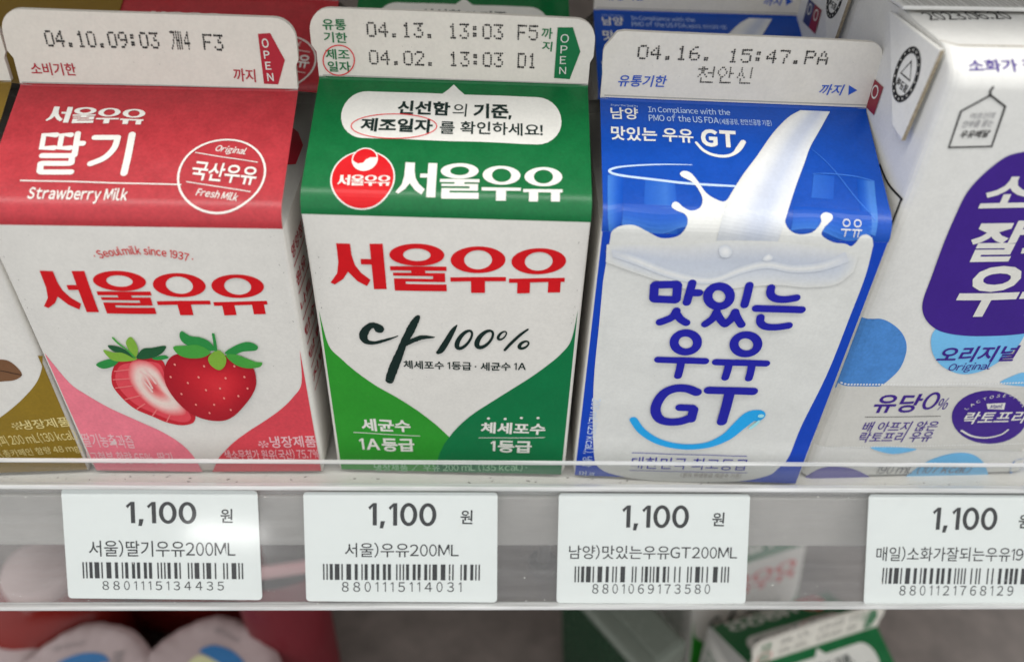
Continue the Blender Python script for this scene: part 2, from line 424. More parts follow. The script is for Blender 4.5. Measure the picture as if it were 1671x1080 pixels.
# ---- ink-jet stamps: dots on a 5 x 7 grid
DOT = {'0': '01110 10001 10001 10001 10001 10001 01110', '1': '00100 01100 00100 00100 00100 00100 01110', '2': '01110 10001 00001 00010 00100 01000 11111',
       '3': '11111 00010 00100 00110 00001 10001 01110', '4': '00010 00110 01010 10010 11111 00010 00010', '5': '11111 10000 11110 00001 00001 10001 01110',
       '6': '00110 01000 10000 11110 10001 10001 01110', '7': '11111 00001 00010 00010 00100 00100 00100', '9': '01110 10001 10001 01111 00001 00010 01100',
       'F': '11111 10000 10000 11110 10000 10000 10000', 'D': '11110 10001 10001 10001 10001 10001 11110', 'P': '11110 10001 10001 11110 10000 10000 10000',
       'A': '00100 01010 01010 10001 11111 10001 10001', '.': '00000 00000 00000 00000 00000 01100 01100', ':': '00000 01100 01100 00000 01100 01100 00000', ' ': '00000 ' * 7,
       '개': '1111010101 0001010101 0001010101 0010011101 0010010101 0100010101 1000010101',
       '천': '0011000001 1111110001 0011000001 0011001111 0100100001 1000010001 0010000000 0010000000 0011111111',
       '안': '0011000100 0100100100 1000010100 1000010111 0100100100 0011000100 0010000000 0010000000 0011111110',
       '신': '0010000010 0010000010 0010000010 0101000010 0101000010 1000100010 0010000000 0010000000 0011111110'}
def stamp(s, r=0.40):
    f = Flat(); x = 0
    for ch in s:
        rows = DOT[ch].split(); h = len(rows)
        wd = len(rows[0])
        for j, row in enumerate(rows):
            for i, b in enumerate(row):
                if b == '1': f.disc((x + i + random.uniform(-.06, .06), (h-1-j) + random.uniform(-.06, .06)), r * random.uniform(.85, 1.1), n=7)
        x += wd + (2 if wd > 5 else 1)
    return f
# ---- EAN-13
def barcode(d):
    Lc = '0001101 0011001 0010011 0111101 0100011 0110001 0101111 0111011 0110111 0001011'.split()
    G = [''.join('1' if c == '0' else '0' for c in x)[::-1] for x in Lc]; Rc = [''.join('1' if c == '0' else '0' for c in x) for x in Lc]
    par = 'LLLLLL LLGLGG LLGGLG LLGGGL LGLLGG LGGLLG LGGGLL LGLGLG LGLGGL LGGLGL'.split()[int(d[0])]
    s = '101' + ''.join((Lc if p == 'L' else G)[int(c)] for p, c in zip(par, d[1:7])) + '01010' + ''.join(Rc[int(c)] for c in d[7:]) + '101'
    f = Flat(); i = 0
    while i < len(s):
        j = i
        while j < len(s) and s[j] == s[i]: j += 1
        if s[i] == '1': f.poly([(i + .04, 0), (j - .04, 0), (j - .04, 20), (i + .04, 20)])
        i = j
    return f
def snowflake(c, r):
    f = Flat()
    for k in range(6):
        a = math.pi * k / 3 + 0.2; ca, sa = math.cos(a), math.sin(a)
        f.stroke([(c[0]+ca*r*0.15, c[1]+sa*r*0.15), (c[0]+ca*r, c[1]+sa*r)], r*0.13, cap=False)
        for sg in (-1, 1):
            b = a + sg * 0.8
            f.stroke([(c[0]+ca*r*0.6, c[1]+sa*r*0.6), (c[0]+ca*r*0.6+math.cos(b)*r*0.35, c[1]+sa*r*0.6+math.sin(b)*r*0.35)], r*0.11, cap=False)
    return f
def mirror_free(pts): return pts

# ------------------------------------------------------------------ gable carton
def build_carton(key, root, m_body, m_roof, m_fin, m_side, fin_shape):
    sh = SH[key]; w = W / 2; H = sh.H
    # body: bulging box with soft corners
    zs = [sh.s0 * t for t in (0, .012, .04, .1, .2, .3, .4, .5, .6, .7, .8, .9, .96, .99, 1)]
    rings = []
    for z in zs:
        e = z / sh.s0
        rc = 0.25 + 0.75 * math.sin(math.pi * e) ** 0.5 if 0 < e < 1 else 0.25
        pinch = 0.5 * max(0, 1 - e * 25)
        hw = w - pinch
        ring = []
        us = [-(hw-rc) + 2*(hw-rc)*k/12 for k in range(13)]
        for u in us: ring.append((u, sh.at(u, z)[1] + pinch, z))
        sb = lambda t: 0.55 * (1 - (2*t-1)**2) * math.sin(math.pi * e)
        for k in (1, 2): a = math.pi/2*k/3; ring.append((hw-rc+rc*math.sin(a), pinch+rc-rc*math.cos(a), z))
        for k in range(9): t = k/8; ring.append((hw + sb(t), pinch + rc + (W-2*rc-2*pinch)*t, z))
        for k in (1, 2): a = math.pi/2*k/3; ring.append((hw-rc+rc*math.cos(a), W-pinch-rc+rc*math.sin(a), z))
        for u in us[::-1]: ring.append((u, W - sh.at(u, z)[1] - pinch, z))
        for k in (1, 2): a = math.pi/2*k/3; ring.append((-(hw-rc)-rc*math.sin(a), W-pinch-rc+rc*math.cos(a), z))
        for k in range(9): t = 1-k/8; ring.append((-hw - sb(t), pinch + rc + (W-2*rc-2*pinch)*t, z))
        for k in (1, 2): a = math.pi/2*k/3; ring.append((-(hw-rc)-rc*math.cos(a), pinch+rc-rc*math.sin(a), z))
        rings.append(ring)
    n = len(rings[0]); V = [p for r in rings for p in r]; F = []
    for j in range(len(rings)-1):
        for i in range(n): F.append((j*n+i, j*n+(i+1) % n, (j+1)*n+(i+1) % n, (j+1)*n+i))
    F.append(tuple(range(n))[::-1])
    body = link_mesh('body', V, F, m_body, root, smooth=True)
    # roof slopes
    svals = sorted(set([q[0] for q in sh.pr if sh.s0 - 1e-6 <= q[0] <= sh.s1e + 1e-6] + [sh.s0e + (sh.s1-sh.s0e)*t for t in (.12, .25, .4, .55, .7, .85)]))
    U = [-w + W*k/14 for k in range(15)]
    V = []; F = []
    for side in (0, 1):
        b = len(V)
        for s in svals:
            for u in U:
                x, y, z = sh.at(u, s); V.append((x, y, z) if side == 0 else (-x, W - y, z))
        for j in range(len(svals)-1):
            for i in range(14):
                a = b + j*15 + i; F.append((a, a+1, a+16, a+15))
    roof = link_mesh('roof', V, F, m_roof, root, smooth=True)
    # folded-in gable ends
    for sx in (-1, 1):
        apex = (sx*(w-15), W/2, H + sh.hr - 1.5)
        prof = [sh.at(sx*w, s) for s in svals]
        V = [apex] + prof + [(p[0], W - p[1], p[2]) for p in prof]
        m = len(prof); F = [(0, i, i+1) for i in range(1, m)] + [(0, m+i+1, m+i) for i in range(1, m)] + [(0, 1, m+1)]
        link_mesh('gable_fold', V, F, m_side, root)
    # sealed fin along the ridge
    pts = fin_shape(sh)
    bm = bmesh.new()
    vs = [bm.verts.new((u, s, 0)) for u, s in pts]
    for t in tessellate_polygon([[Vector((p[0], p[1], 0)) for p in pts]]): bm.faces.new([vs[i] for i in t])
    for k in range(-28, 29, 4): bmesh.ops.bisect_plane(bm, geom=bm.verts[:] + bm.edges[:] + bm.faces[:], plane_co=(k, 0, 0), plane_no=(1, 0, 0), dist=1e-5)
    for k in (4, 8, 12): bmesh.ops.bisect_plane(bm, geom=bm.verts[:] + bm.edges[:] + bm.faces[:], plane_co=(0, sh.s1e + k, 0), plane_no=(0, 1, 0), dist=1e-5)
    bm.verts.index_update(); m = len(bm.verts)
    fr = [sh.at(v.co.x, v.co.y, 0.0) for v in bm.verts]
    V = fr + [(p[0], p[1] + 1.15, p[2]) for p in fr]; F = []
    for f in bm.faces:
        q = tuple(v.index for v in f.verts); F += [q, tuple(i + m for i in q)[::-1]]
    for e in bm.edges:
        if len(e.link_faces) == 1: i, j = (v.index for v in e.verts); F.append((i, j, j + m, i + m))
    bm.free()
    fin = link_mesh('sealed_fin', V, F, m_fin, root)
    return body, roof, fin
def round_corner(c, r, a0, a1, n=7):
    return [(c[0] + r*math.cos(a0 + (a1-a0)*k/n), c[1] + r*math.sin(a0 + (a1-a0)*k/n)) for k in range(n+1)]
def fin_rounded(sh, r=4.6, notch=0.9, chamfer=False):
    w = W/2; a = sh.s1e - 0.02; t = sh.s2
    pts = [(-w, a), (w, a), (w, a + 4.6), (w+notch*.7, a + 5.8)]
    pts += round_corner((w+notch*.7-r*.9, t-r), r*.9, 0, math.pi/2)
    if chamfer: pts += [(-w+3.6, t), (-w+2.2, t-.3), (-w-.1, t-3.4), (-w-.3, t-4.4)]
    else: pts += round_corner((-w-notch+r, t-r), r, math.pi/2, math.pi)
    pts += [(-w-notch, a + 6.4), (-w, a + 5.0)]
    return pts

# ------------------------------------------------------------------ inks and boards
WHITE = paper('white_board', (190, 187, 181))
WHITE_FIN = paper('white_fin_board', (196, 191, 181))
WHITE_INK = paper('white_ink', (205, 203, 196), k=1.25)
SHADED_WHITE = paper('shaded_white_board', (180, 178, 172), k=0.95)  # white board darkened to deepen the shade in carton gaps
BLACK = paper('black_ink', (22, 22, 24), k=1.0, rough=0.5)
STAMP = paper('stamp_ink', (30, 29, 30), k=1.0, rough=0.6)
RED = paper('brand_red_ink', (186, 14, 22), k=1.3, rough=0.36)
DARKRED = paper('dark_red_ink', (165, 28, 45), k=1.2)
PINKROOF = paper('strawberry_red_board', (182, 50, 58), k=0.92, rough=0.34, mott=0.15, spec=0.42, bump=0.16)
PINK = paper('strawberry_pink_ink', (204, 106, 120), mott=0.08)
PINKDEEP = paper('strawberry_deep_ink', (184, 58, 68), mott=0.09)
GREENROOF = paper('green_board', (0, 108, 54), k=0.9, rough=0.32, mott=0.12, spec=0.4, bump=0.16)
GREENDARK = paper('dark_green_ink', (0, 98, 54), k=1.4, mott=0.06)
GREENLIGHT = paper('light_green_ink', (36, 126, 34), k=1.4, mott=0.06)
INKGREEN = paper('brush_ink', (14, 36, 32), k=1.1)
FINGREEN = paper('fin_green_ink', (10, 104, 58), k=1.2)
REDLINE = paper('red_line_ink', (208, 40, 50), k=1.2)
BLUEBOARD = paper('blue_board', (2, 76, 180), k=0.88, rough=0.32, mott=0.09, spec=0.4, bump=0.16)
BLUEDEEP = paper('blue_edge_ink', (12, 62, 172), k=1.2, rough=0.32)
BLUELITE = paper('light_blue_ink', (62, 116, 202), k=1.15, rough=0.30)
BLUEMID = paper('mid_blue_ink', (28, 88, 192), k=1.15, rough=0.30)
MILK = paper('milk_ink', (192, 192, 188), k=1.4, rough=0.34)
def shade_milk(m):
    """pale blue-grey swirls printed in the milk just under its surface"""
    nt = m.node_tree; N = nt.nodes; L = nt.links; b = N['Principled BSDF']
    src = b.inputs['Base Color'].links[0].from_socket
    tc = N.new('ShaderNodeTexCoord'); sp = N.new('ShaderNodeSeparateXYZ'); L.new(tc.outputs['Object'], sp.inputs[0])
    mp = N.new('ShaderNodeMapping'); mp.inputs['Scale'].default_value = (55, 55, 130); L.new(tc.outputs['Object'], mp.inputs['Vector'])
    n = N.new('ShaderNodeTexNoise'); n.inputs['Scale'].default_value = 1; n.inputs['Detail'].default_value = 1.5; n.inputs['Distortion'].default_value = 1.2; L.new(mp.outputs['Vector'], n.inputs['Vector'])
    up = N.new('ShaderNodeMapRange'); up.interpolation_type = 'SMOOTHSTEP'; up.inputs['From Min'].default_value = 0.0565; up.inputs['From Max'].default_value = 0.0665; L.new(sp.outputs['Z'], up.inputs['Value'])
    nr = N.new('ShaderNodeMapRange'); nr.inputs['From Min'].default_value = 0.36; nr.inputs['From Max'].default_value = 0.66; L.new(n.outputs['Fac'], nr.inputs['Value'])
    mu = N.new('ShaderNodeMath'); mu.operation = 'MULTIPLY'; L.new(up.outputs['Result'], mu.inputs[0]); L.new(nr.outputs['Result'], mu.inputs[1])
    mx = N.new('ShaderNodeMix'); mx.data_type = 'RGBA'; L.new(mu.outputs['Value'], mx.inputs['Factor']); L.new(src, mx.inputs['A']); mx.inputs['B'].default_value = (lin(164)*1.4, lin(170)*1.4, lin(184)*1.4, 1)
    L.new(mx.outputs['Result'], b.inputs['Base Color'])

MILKHI = paper('milk_highlight_ink', (206, 206, 203), k=1.35, rough=0.34)
MILKGREY = paper('milk_shade_ink', (180, 184, 192), k=1.35, rough=0.34)
MILKBLUE = paper('milk_rim_ink', (172, 190, 222), k=1.3, rough=0.34)
NAVY = paper('navy_ink', (28, 28, 142), k=1.35, rough=0.34)
CYAN = paper('cyan_ink', (30, 148, 208), k=1.35)
CYANLITE = paper('cyan_light_ink', (150, 205, 228), k=1.3)
FINBLUE = paper('fin_blue_ink', (36, 78, 170), k=1.3)
PALEPINK = paper('pale_pink_ink', (226, 178, 182), k=1.25)
GOLD = paper('coffee_gold_ink', (122, 98, 26), k=1.4, mott=0.08)
GOLDTXT = paper('pale_gold_ink', (206, 190, 130), k=1.2)
def fresh(name, rgb): return paper(name, rgb, k=1.4, mott=0.05)

def open_mark(sh, q, letters, mat, parent, lm, bold=0.02):
    """pointed panel with OPEN running down it"""
    o = put(sh, 'open_arrow', Flat().poly(q), mat, parent, 2)
    for ch, b in zip('OPEN', letters): put(sh, 'open_letter', text_flat(ch, bold).boxmap(b), lm, parent, 4)
    return o
def ellipse(c, rx, ry, n=36, rot=0.0):
    return [(c[0] + rx*math.cos(a)*math.cos(rot) - ry*math.sin(a)*math.sin(rot), c[1] + rx*math.cos(a)*math.sin(rot) + ry*math.sin(a)*math.cos(rot)) for a in (2*math.pi*k/n for k in range(n))]
EDGE = 27.7
def arc_text(sheet, s, c, rx, ry, a0, a1, h, mat, parent, bold=0.0, layer=3):
    """letters set along the upper arc of an ellipse, from angle a0 to a1 (degrees)"""
    f = Flat(); m = len(s)
    for i, ch in enumerate(s):
        if ch == ' ': continue
        a = math.radians(a0 + (a1 - a0) * i / (m - 1)); g = text_flat(ch, bold)
        xs = [p[0] for p in g.v]; cx = (min(xs) + max(xs)) / 2; t = a - math.pi/2; n = len(f.v)
        f.v += [(c[0] + rx*math.cos(a) + ((p[0]-cx)*math.cos(t) - p[1]*math.sin(t))*h/0.74, c[1] + ry*math.sin(a) + ((p[0]-cx)*math.sin(t) + p[1]*math.cos(t))*h/0.74) for p in g.v]
        f.f += [tuple(k + n for k in q) for q in g.f]
    return put(sheet, 'arc_lettering', f, mat, parent, layer)

# ------------------------------------------------------------------ strawberry carton
ROW1 = 'cartons standing in the front row'; ROW2 = 'cartons standing in the second row'
def strawberry_carton():
    sh = SH['P']; root = thing('milk_carton', 'strawberry milk carton with red roof, white fin and two printed strawberries, front row', 'milk carton', ROW1)
    body, roof, fin = build_carton('P', root, WHITE, PINKROOF, WHITE_FIN, SHADED_WHITE, lambda s: fin_rounded(s))
    scuffs(sh, body, fin, 11)
    # fin
    for s, q in (('04.10.09:03', [(-21.16, 113.03), (1.47, 113.11), (-20.45, 116.35)]), ('개4', [(3.79, 113.04), (7.58, 112.99), (4.42, 116.78)]), ('F3', [(10.17, 113.04), (14.24, 112.95), (10.53, 116.31)])):
        put(sh, 'date_stamp', stamp(s, 0.54).boxmap(q), STAMP, fin, 3)
    text(sh, '소비기한', [(-25.53, 107.42), (-16.47, 107.44), (-24.77, 109.93)], DARKRED, fin, 0.012)
    text(sh, '까지', [(15.46, 107.06), (19.98, 106.91), (15.92, 109.66)], DARKRED, fin, 0.012)
    open_mark(sh, [(21.48, 116.49), (23.98, 116.69), (26.41, 111.48), (24.51, 106.58), (21.60, 106.64)], ([(22.10, 113.79), (23.47, 113.82), (22.31, 115.64)], [(22.23, 111.68), (23.43, 111.71), (22.35, 113.25)], [(22.30, 109.49), (23.50, 109.52), (22.48, 111.08)], [(22.42, 107.21), (23.75, 107.24), (22.60, 108.82)]), DARKRED, fin, WHITE_INK)
    put(sh, 'heat_seal_line', Flat().stroke([(-28.03, 105.89), (-0.08, 105.86), (28.48, 105.66)], 0.22, cap=False), SHADED_WHITE, fin, 2)  # embossed line, its shade put into the greyer board colour
    # roof
    put(sh, 'brand_lettering', wordmark().boxmap([(-21.01, 95.27), (-1.62, 95.15), (-19.99, 99.63)]), WHITE_INK, roof, 2)
    f = Flat(); g = Flat(); sw = 1.22
    for q in ([(-18.00, 92.28), (-20.40, 92.22), (-20.09, 88.99), (-17.68, 89.06)], [(-15.10, 92.29), (-16.90, 92.29), (-16.62, 89.07), (-14.53, 89.05)]): f.stroke(q, sw, n=1)
    f.stroke([(-13.79, 92.60), (-13.48, 89.73), (-13.25, 87.22)], sw, n=2); g.stroke([(-13.22, 90.10), (-12.18, 90.08)], sw)
    f.stroke([(-19.49, 87.08), (-13.78, 87.12)], sw, n=1, cap=True); g.stroke([(-13.62, 87.01), (-13.39, 85.31)], sw); f.stroke([(-13.62, 85.20), (-19.05, 85.17)], sw); g.stroke([(-19.27, 85.05), (-18.98, 83.26)], sw); f.stroke([(-18.69, 83.05), (-12.95, 83.09)], sw)
    f.stroke([(-10.18, 91.56), (-5.62, 91.65)], sw); g.stroke([(-5.63, 91.32), (-5.85, 88.97), (-7.26, 86.59), (-9.66, 85.12)], sw, n=4); f.stroke([(-3.02, 92.54), (-2.82, 87.77), (-2.84, 83.15)], sw + .15, n=3)
    put(sh, 'flavour_lettering', f, WHITE_INK, roof, 2); put(sh, 'flavour_lettering', g, WHITE_INK, roof, 3)
    put(sh, 'rule_line', Flat().stroke([(-22.16, 80.94), (-6.74, 80.77), (8.68, 80.57)], 0.28, cap=False), WHITE_INK, roof, 2)
    text(sh, 'Strawberry Milk', [(-19.89, 75.99), (-1.09, 75.94), (-20.31, 79.55)], WHITE_INK, roof, 0.022)
    c = [(16.10, 83.23)][0]
    put(sh, 'round_seal', Flat().ring(c, 8.55, 8.9, 0.42), WHITE_INK, roof, 2)
    put(sh, 'rule_line', Flat().stroke([(10.18, 88.31), (22.72, 86.30)], 0.2, cap=False), WHITE_INK, roof, 2)
    put(sh, 'rule_line', Flat().stroke([(9.50, 81.31), (22.22, 79.17)], 0.2, cap=False), WHITE_INK, roof, 2)
    text(sh, 'Original', [(13.61, 88.43), (19.77, 87.65), (13.50, 90.64)], WHITE_INK, roof, 0.012, 0.2)
    text(sh, '국산우유', [(10.05, 81.90), (22.75, 80.62), (9.52, 86.53)], WHITE_INK, roof, 0.018)
    text(sh, 'Fresh Milk', [(11.77, 78.12), (19.79, 76.94), (11.71, 79.93)], WHITE_INK, roof, 0.018, 0.1)
    # face
    text(sh, '· Seoulmilk since 1937 ·', [(-9.63, 63.88), (9.82, 63.51), (-8.72, 65.84)], RED, body, 0.014, bend=0.82)
    put(sh, 'brand_lettering', wordmark().boxmap([(-23.46, 50.44), (22.70, 50.42), (-12.85, 61.33)]), RED, body, 2)
    lw = [(-27.55, 38.90), (-27.15, 34.58), (-25.02, 30.42), (-22.34, 26.87), (-18.17, 22.65), (-12.65, 18.59), (-8.05, 14.93), (-4.62, 10.62), (-2.72, 5.93), (-1.81, 0.06)]
    lw[0:2] = [(-EDGE, lw[0][1])]
    put(sh, 'pink_wedge', Flat().poly([(-EDGE, 0.5), (-EDGE, lw[0][1])] + catmull(lw, 5, False) + [(lw[-1][0], 0.5)]), PINK, body, 1)
    rw = [(28.96, 40.62), (28.32, 36.42), (26.79, 30.67), (24.28, 26.30), (21.06, 22.62), (16.57, 18.61), (12.02, 14.86), (7.98, 11.15), (5.03, 7.68), (3.02, 4.92), (0.72, 0.08)]
    rw[0:2] = [(EDGE, rw[0][1])]
    put(sh, 'red_wedge', Flat().poly([(EDGE, 0.5), (EDGE, rw[0][1])] + catmull(rw, 5, False) + [(rw[-1][0], 0.5)]), PINKDEEP, body, 1)
    text(sh, '딸기농축과즙', [(-27.72, 9.14), (-15.82, 8.76), (-26.29, 13.89)], PALEPINK, body, 0.004)
    text(sh, '(고형분 함량 65%, 딸기', [(-28.39, 2.91), (-7.86, 2.87), (-26.99, 7.64)], PALEPINK, body, 0.004)
    text(sh, '냉장제품', [(16.73, 9.26), (27.63, 9.23), (17.52, 13.38)], PALEPINK, body, 0.012)
    put(sh, 'snowflake_mark', snowflake([(15.03, 10.57)][0], 1.35), PALEPINK, body, 3)
    text(sh, '색소무첨가 원유(국산) 75.7%', [(4.97, 4.87), (28.02, 5.01), (5.88, 8.63)], PALEPINK, body, 0.004)
    # whole and halved strawberries
    HALF = fresh('berry_half_ink', (196, 62, 72)); RIM = fresh('berry_rim_ink', (172, 28, 40)); CORE = fresh('berry_core_ink', (222, 172, 166)); MID = fresh('berry_mid_ink', (204, 104, 104))
    BERRY = fresh('berry_red_ink', (164, 22, 34)); BERRY2 = fresh('berry_bright_ink', (184, 34, 44)); SEED = fresh('seed_ink', (216, 122, 112))
    LEAF1 = fresh('leaf_green_ink', (36, 122, 56)); LEAF2 = fresh('leaf_light_ink', (110, 150, 50)); LEAF3 = fresh('leaf_dark_ink', (24, 74, 42)); LEAF4 = fresh('leaf_mid_ink', (60, 138, 52))
    art = put(sh, 'halved_strawberry_print', Flat().smooth([(-11.90, 37.35), (-13.82, 35.14), (-15.05, 32.16), (-15.37, 29.18), (-14.12, 25.50), (-12.17, 22.54), (-8.93, 20.26), (-6.15, 18.23), (-3.07, 17.25), (-0.43, 17.87), (0.75, 19.50), (1.00, 21.90), (-0.20, 25.03), (-1.27, 29.64), (-1.98, 33.33), (-2.10, 36.17), (-2.47, 37.90), (-4.34, 38.60), (-6.96, 38.37)]), RIM, body, 2)
    put(sh, 'berry_flesh', Flat().smooth([(-11.03, 36.70), (-13.02, 34.82), (-14.13, 32.21), (-14.23, 29.61), (-13.08, 26.30), (-11.10, 23.50), (-8.15, 21.20), (-5.59, 19.43), (-2.81, 18.39), (-0.78, 18.82), (-0.09, 20.67), (-1.11, 24.61), (-2.16, 29.25), (-2.76, 33.33), (-3.04, 36.53), (-4.59, 37.57), (-7.17, 37.54)]), HALF, body, 3)
    put_grid(sh, 'berry_flesh', blush([(-8.67, 37.77), (-10.35, 35.33), (-11.07, 31.52), (-10.18, 27.05), (-7.98, 23.01), (-4.76, 20.62), (-1.42, 20.88), (-0.71, 23.28), (-1.91, 26.94), (-3.11, 31.87), (-3.82, 35.62), (-5.81, 37.84)], [(-6.04, 29.60)][0], [(198, 74, 80), (222, 176, 168), (226, 190, 180), (204, 110, 108), (186, 60, 66)]), body, 4)
    f = Flat()
    for q in ([(-7.88, 34.72), (-7.03, 32.94), (-6.58, 29.59)], [(-6.65, 35.47), (-5.81, 32.60), (-5.40, 31.12)], [(-8.02, 32.18), (-7.28, 29.96), (-6.87, 28.44)]): f.stroke(q, 0.5)
    put(sh, 'berry_streaks', f, CORE, body, 6)
    f = Flat()
    for a, b in zip([(-13.76, 34.42), (-14.83, 31.80), (-15.04, 29.19), (-13.80, 25.66), (-11.86, 22.70), (-8.89, 20.41), (-6.09, 18.47)], [(-10.12, 35.20), (-10.71, 32.42), (-10.68, 30.20), (-9.59, 27.23), (-9.48, 24.54), (-7.06, 23.01), (-4.71, 20.86)]): f.stroke([a, b], 0.3, cap=False)
    put(sh, 'berry_streaks', f, MID, body, 5)
    f = Flat()
    for q in ([(-17.11, 36.42), (-14.34, 37.93), (-11.67, 38.18), (-13.15, 36.24), (-15.91, 35.18)], [(-4.33, 38.67), (-1.60, 39.47), (-0.87, 38.64), (-3.18, 38.11)]): f.smooth(q)
    put(sh, 'berry_leaf', f, LEAF1, body, 7)
    f = Flat().smooth([(-14.34, 40.65), (-12.20, 40.05), (-9.60, 40.16), (-7.62, 38.42), (-10.81, 37.54), (-13.29, 37.97)]); f.smooth([(-8.87, 42.97), (-7.35, 44.53), (-6.67, 41.59), (-7.73, 39.02), (-8.63, 40.53)]); put(sh, 'berry_leaf', f, LEAF2, body, 8)
    f = Flat().smooth([(-12.95, 42.02), (-10.49, 41.65), (-8.21, 39.55), (-8.14, 38.60), (-10.15, 40.00), (-12.21, 40.39)]); f.smooth([(-7.60, 38.89), (-5.73, 41.28), (-3.62, 41.64), (-0.62, 42.17), (-1.84, 40.15), (-4.30, 38.80), (-6.45, 38.38)]); put(sh, 'berry_leaf', f, LEAF3, body, 9)
    put(sh, 'berry_stem', Flat().stroke([(-11.30, 44.17, 0.46), (-10.49, 42.64, 0.46), (-8.94, 40.72, 0.41), (-8.07, 38.88, 0.41)]), LEAF4, body, 10)
    put_grid(sh, 'whole_strawberry_print', blush([(0.72, 39.59), (-1.42, 37.55), (-2.85, 34.05), (-3.21, 30.38), (-2.37, 26.15), (-0.75, 22.64), (1.48, 20.32), (4.52, 19.07), (7.55, 19.11), (10.05, 20.69), (12.48, 23.48), (14.97, 26.93), (16.58, 30.23), (17.07, 33.85), (16.56, 36.37), (14.56, 38.20), (12.21, 39.32), (8.26, 40.04), (4.13, 39.96)], [(8.99, 30.49)][0], [(146, 16, 30), (160, 22, 34), (180, 32, 42), (190, 42, 50)]), body, 7)
    f = Flat()
    for p in [(0.11, 36.85), (-1.60, 33.18), (-0.45, 27.90), (1.78, 31.40), (4.53, 33.17), (6.39, 36.42), (5.36, 29.26), (2.06, 24.47), (6.21, 24.56), (4.59, 21.74), (8.89, 26.65), (10.38, 32.84), (12.93, 36.33), (14.53, 33.05), (12.19, 27.24), (14.62, 29.55), (9.63, 22.74), (8.59, 29.76)]: f.disc(p, 0.24, 0.36, 9)
    put(sh, 'seeds', f, SEED, body, 9)
    put(sh, 'berry_leaf', Flat().smooth([(3.76, 46.33), (2.99, 45.13), (3.13, 43.53), (4.24, 42.34), (6.36, 41.98), (8.44, 40.94), (9.65, 41.36), (9.05, 43.46), (7.28, 44.69), (5.23, 45.04)]), LEAF1, body, 10)
    put(sh, 'berry_leaf', Flat().smooth([(1.00, 41.96), (1.46, 39.93), (3.36, 38.79), (6.50, 38.98), (8.58, 40.60), (6.47, 42.53), (3.62, 42.33)]), LEAF4, body, 11)
    f = Flat().smooth([(11.65, 40.38), (14.31, 42.39), (16.99, 43.33), (18.84, 42.28), (18.41, 40.92), (15.50, 40.56), (13.29, 39.64)]); put(sh, 'berry_leaf', f, LEAF1, body, 10)
    put(sh, 'berry_leaf', Flat().smooth([(11.74, 39.54), (13.60, 39.92), (16.16, 38.51), (17.80, 37.56), (19.15, 37.27), (18.31, 35.99), (15.66, 35.67), (13.28, 36.82)]), LEAF4, body, 11)
    put(sh, 'berry_leaf', Flat().smooth([(9.90, 41.08), (7.92, 39.14), (7.89, 36.92), (9.40, 35.36), (10.91, 36.53), (11.66, 38.84), (11.05, 40.73)]), LEAF2, body, 12)
    put(sh, 'berry_stem', Flat().stroke([(10.25, 45.66, 0.60), (10.12, 43.47, 0.66), (9.83, 41.22, 0.76)]), LEAF1, body, 12)
    # right side: small print seen at a glancing angle, and the arrow on the folded gable
    side_print(root, sh, 1, DARKRED, 21)
    gable_arrow(root, sh, 1, fresh('gable_arrow_ink', (150, 24, 40)))
    return root
SCUFF = paper('scuff', (112, 108, 102), k=1.0, rough=0.7)
def scuffs(sh, body, fin, seed, n=26):
    r = random.Random(seed)
    f = Flat(); g = Flat()
    for k in range(n): f.disc((r.uniform(-26, 26), r.uniform(6, 70)), 0.05 + .09*r.random()**3, 0.05, 6, r.uniform(0, 3))
    for k in range(16): f.disc((r.choice((-1, 1)) * r.uniform(26.2, 27.4), r.uniform(48, 70)), 0.06, 0.05 + .25*r.random()**2, 6, r.uniform(-.4, .4))
    for k in range(8): g.disc((r.uniform(-26, 26), sh.s1e + r.uniform(1, 12)), 0.06, 0.05, 6)
    put(sh, 'scuff_marks', f, SCUFF, body, 2); put(sh, 'scuff_marks', g, SCUFF, fin, 2)
class RightSide:
    def __init__(self, sx): self.sx = sx
    def at(self, u, s, off=0.0):
        b = 0.55 * (1 - (2*min(1, max(0, u/W))-1)**2) * math.sin(math.pi * min(1, max(0, s/72)))
        return (self.sx * (W/2 + b + off), u if self.sx > 0 else W - u, s)
def side_print(root, sh, sx, mat, rows, texts=('영양정보 총 내용량 200 mL', '원유 국산 정제수 설탕', '나트륨 95 mg 4%', '탄수화물 19 g 6%', '당류 18 g 18%', '지방 4.6 g 9%')):
    ps = RightSide(sx)
    for i, t in enumerate(texts):
        y = 62 - i * 7
        put(ps, 'side_print', text_flat(t, 0.01).boxmap([(3, y), (50, y), (3, y + 3.2)]), mat, root, 2)
        put(ps, 'side_print', Flat().stroke([(3, y - 1.5), (53, y - 1.5)], 0.3, cap=False), mat, root, 2)
def gable_arrow(root, sh, sx, mat):
    w = W/2; A = Vector((sx*w, 0, sh.s0)); B = Vector((sx*w, W, sh.s0)); C = Vector((sx*(w-15), W/2, sh.H+sh.hr-1.5))
    n = (B-A).cross(C-A).normalized() * sx
    if n.x * sx < 0: n = -n
    c = A*.36 + B*.36 + C*.28; e1 = (B-A).normalized(); e2 = (C - (A+B)/2).normalized()
    pts = [(-5, -3.6), (4, -3.6), (7.5, -1.5), (7.5, 1.6), (4, 3.8), (-5, 3.8), (-8, 1.8), (-8, -1.6)]
    V = [c + e1*p[0] + e2*p[1] + n*0.12 for p in pts]
    link_mesh('gable_arrow', V, [tuple(range(len(V)))], mat, root)

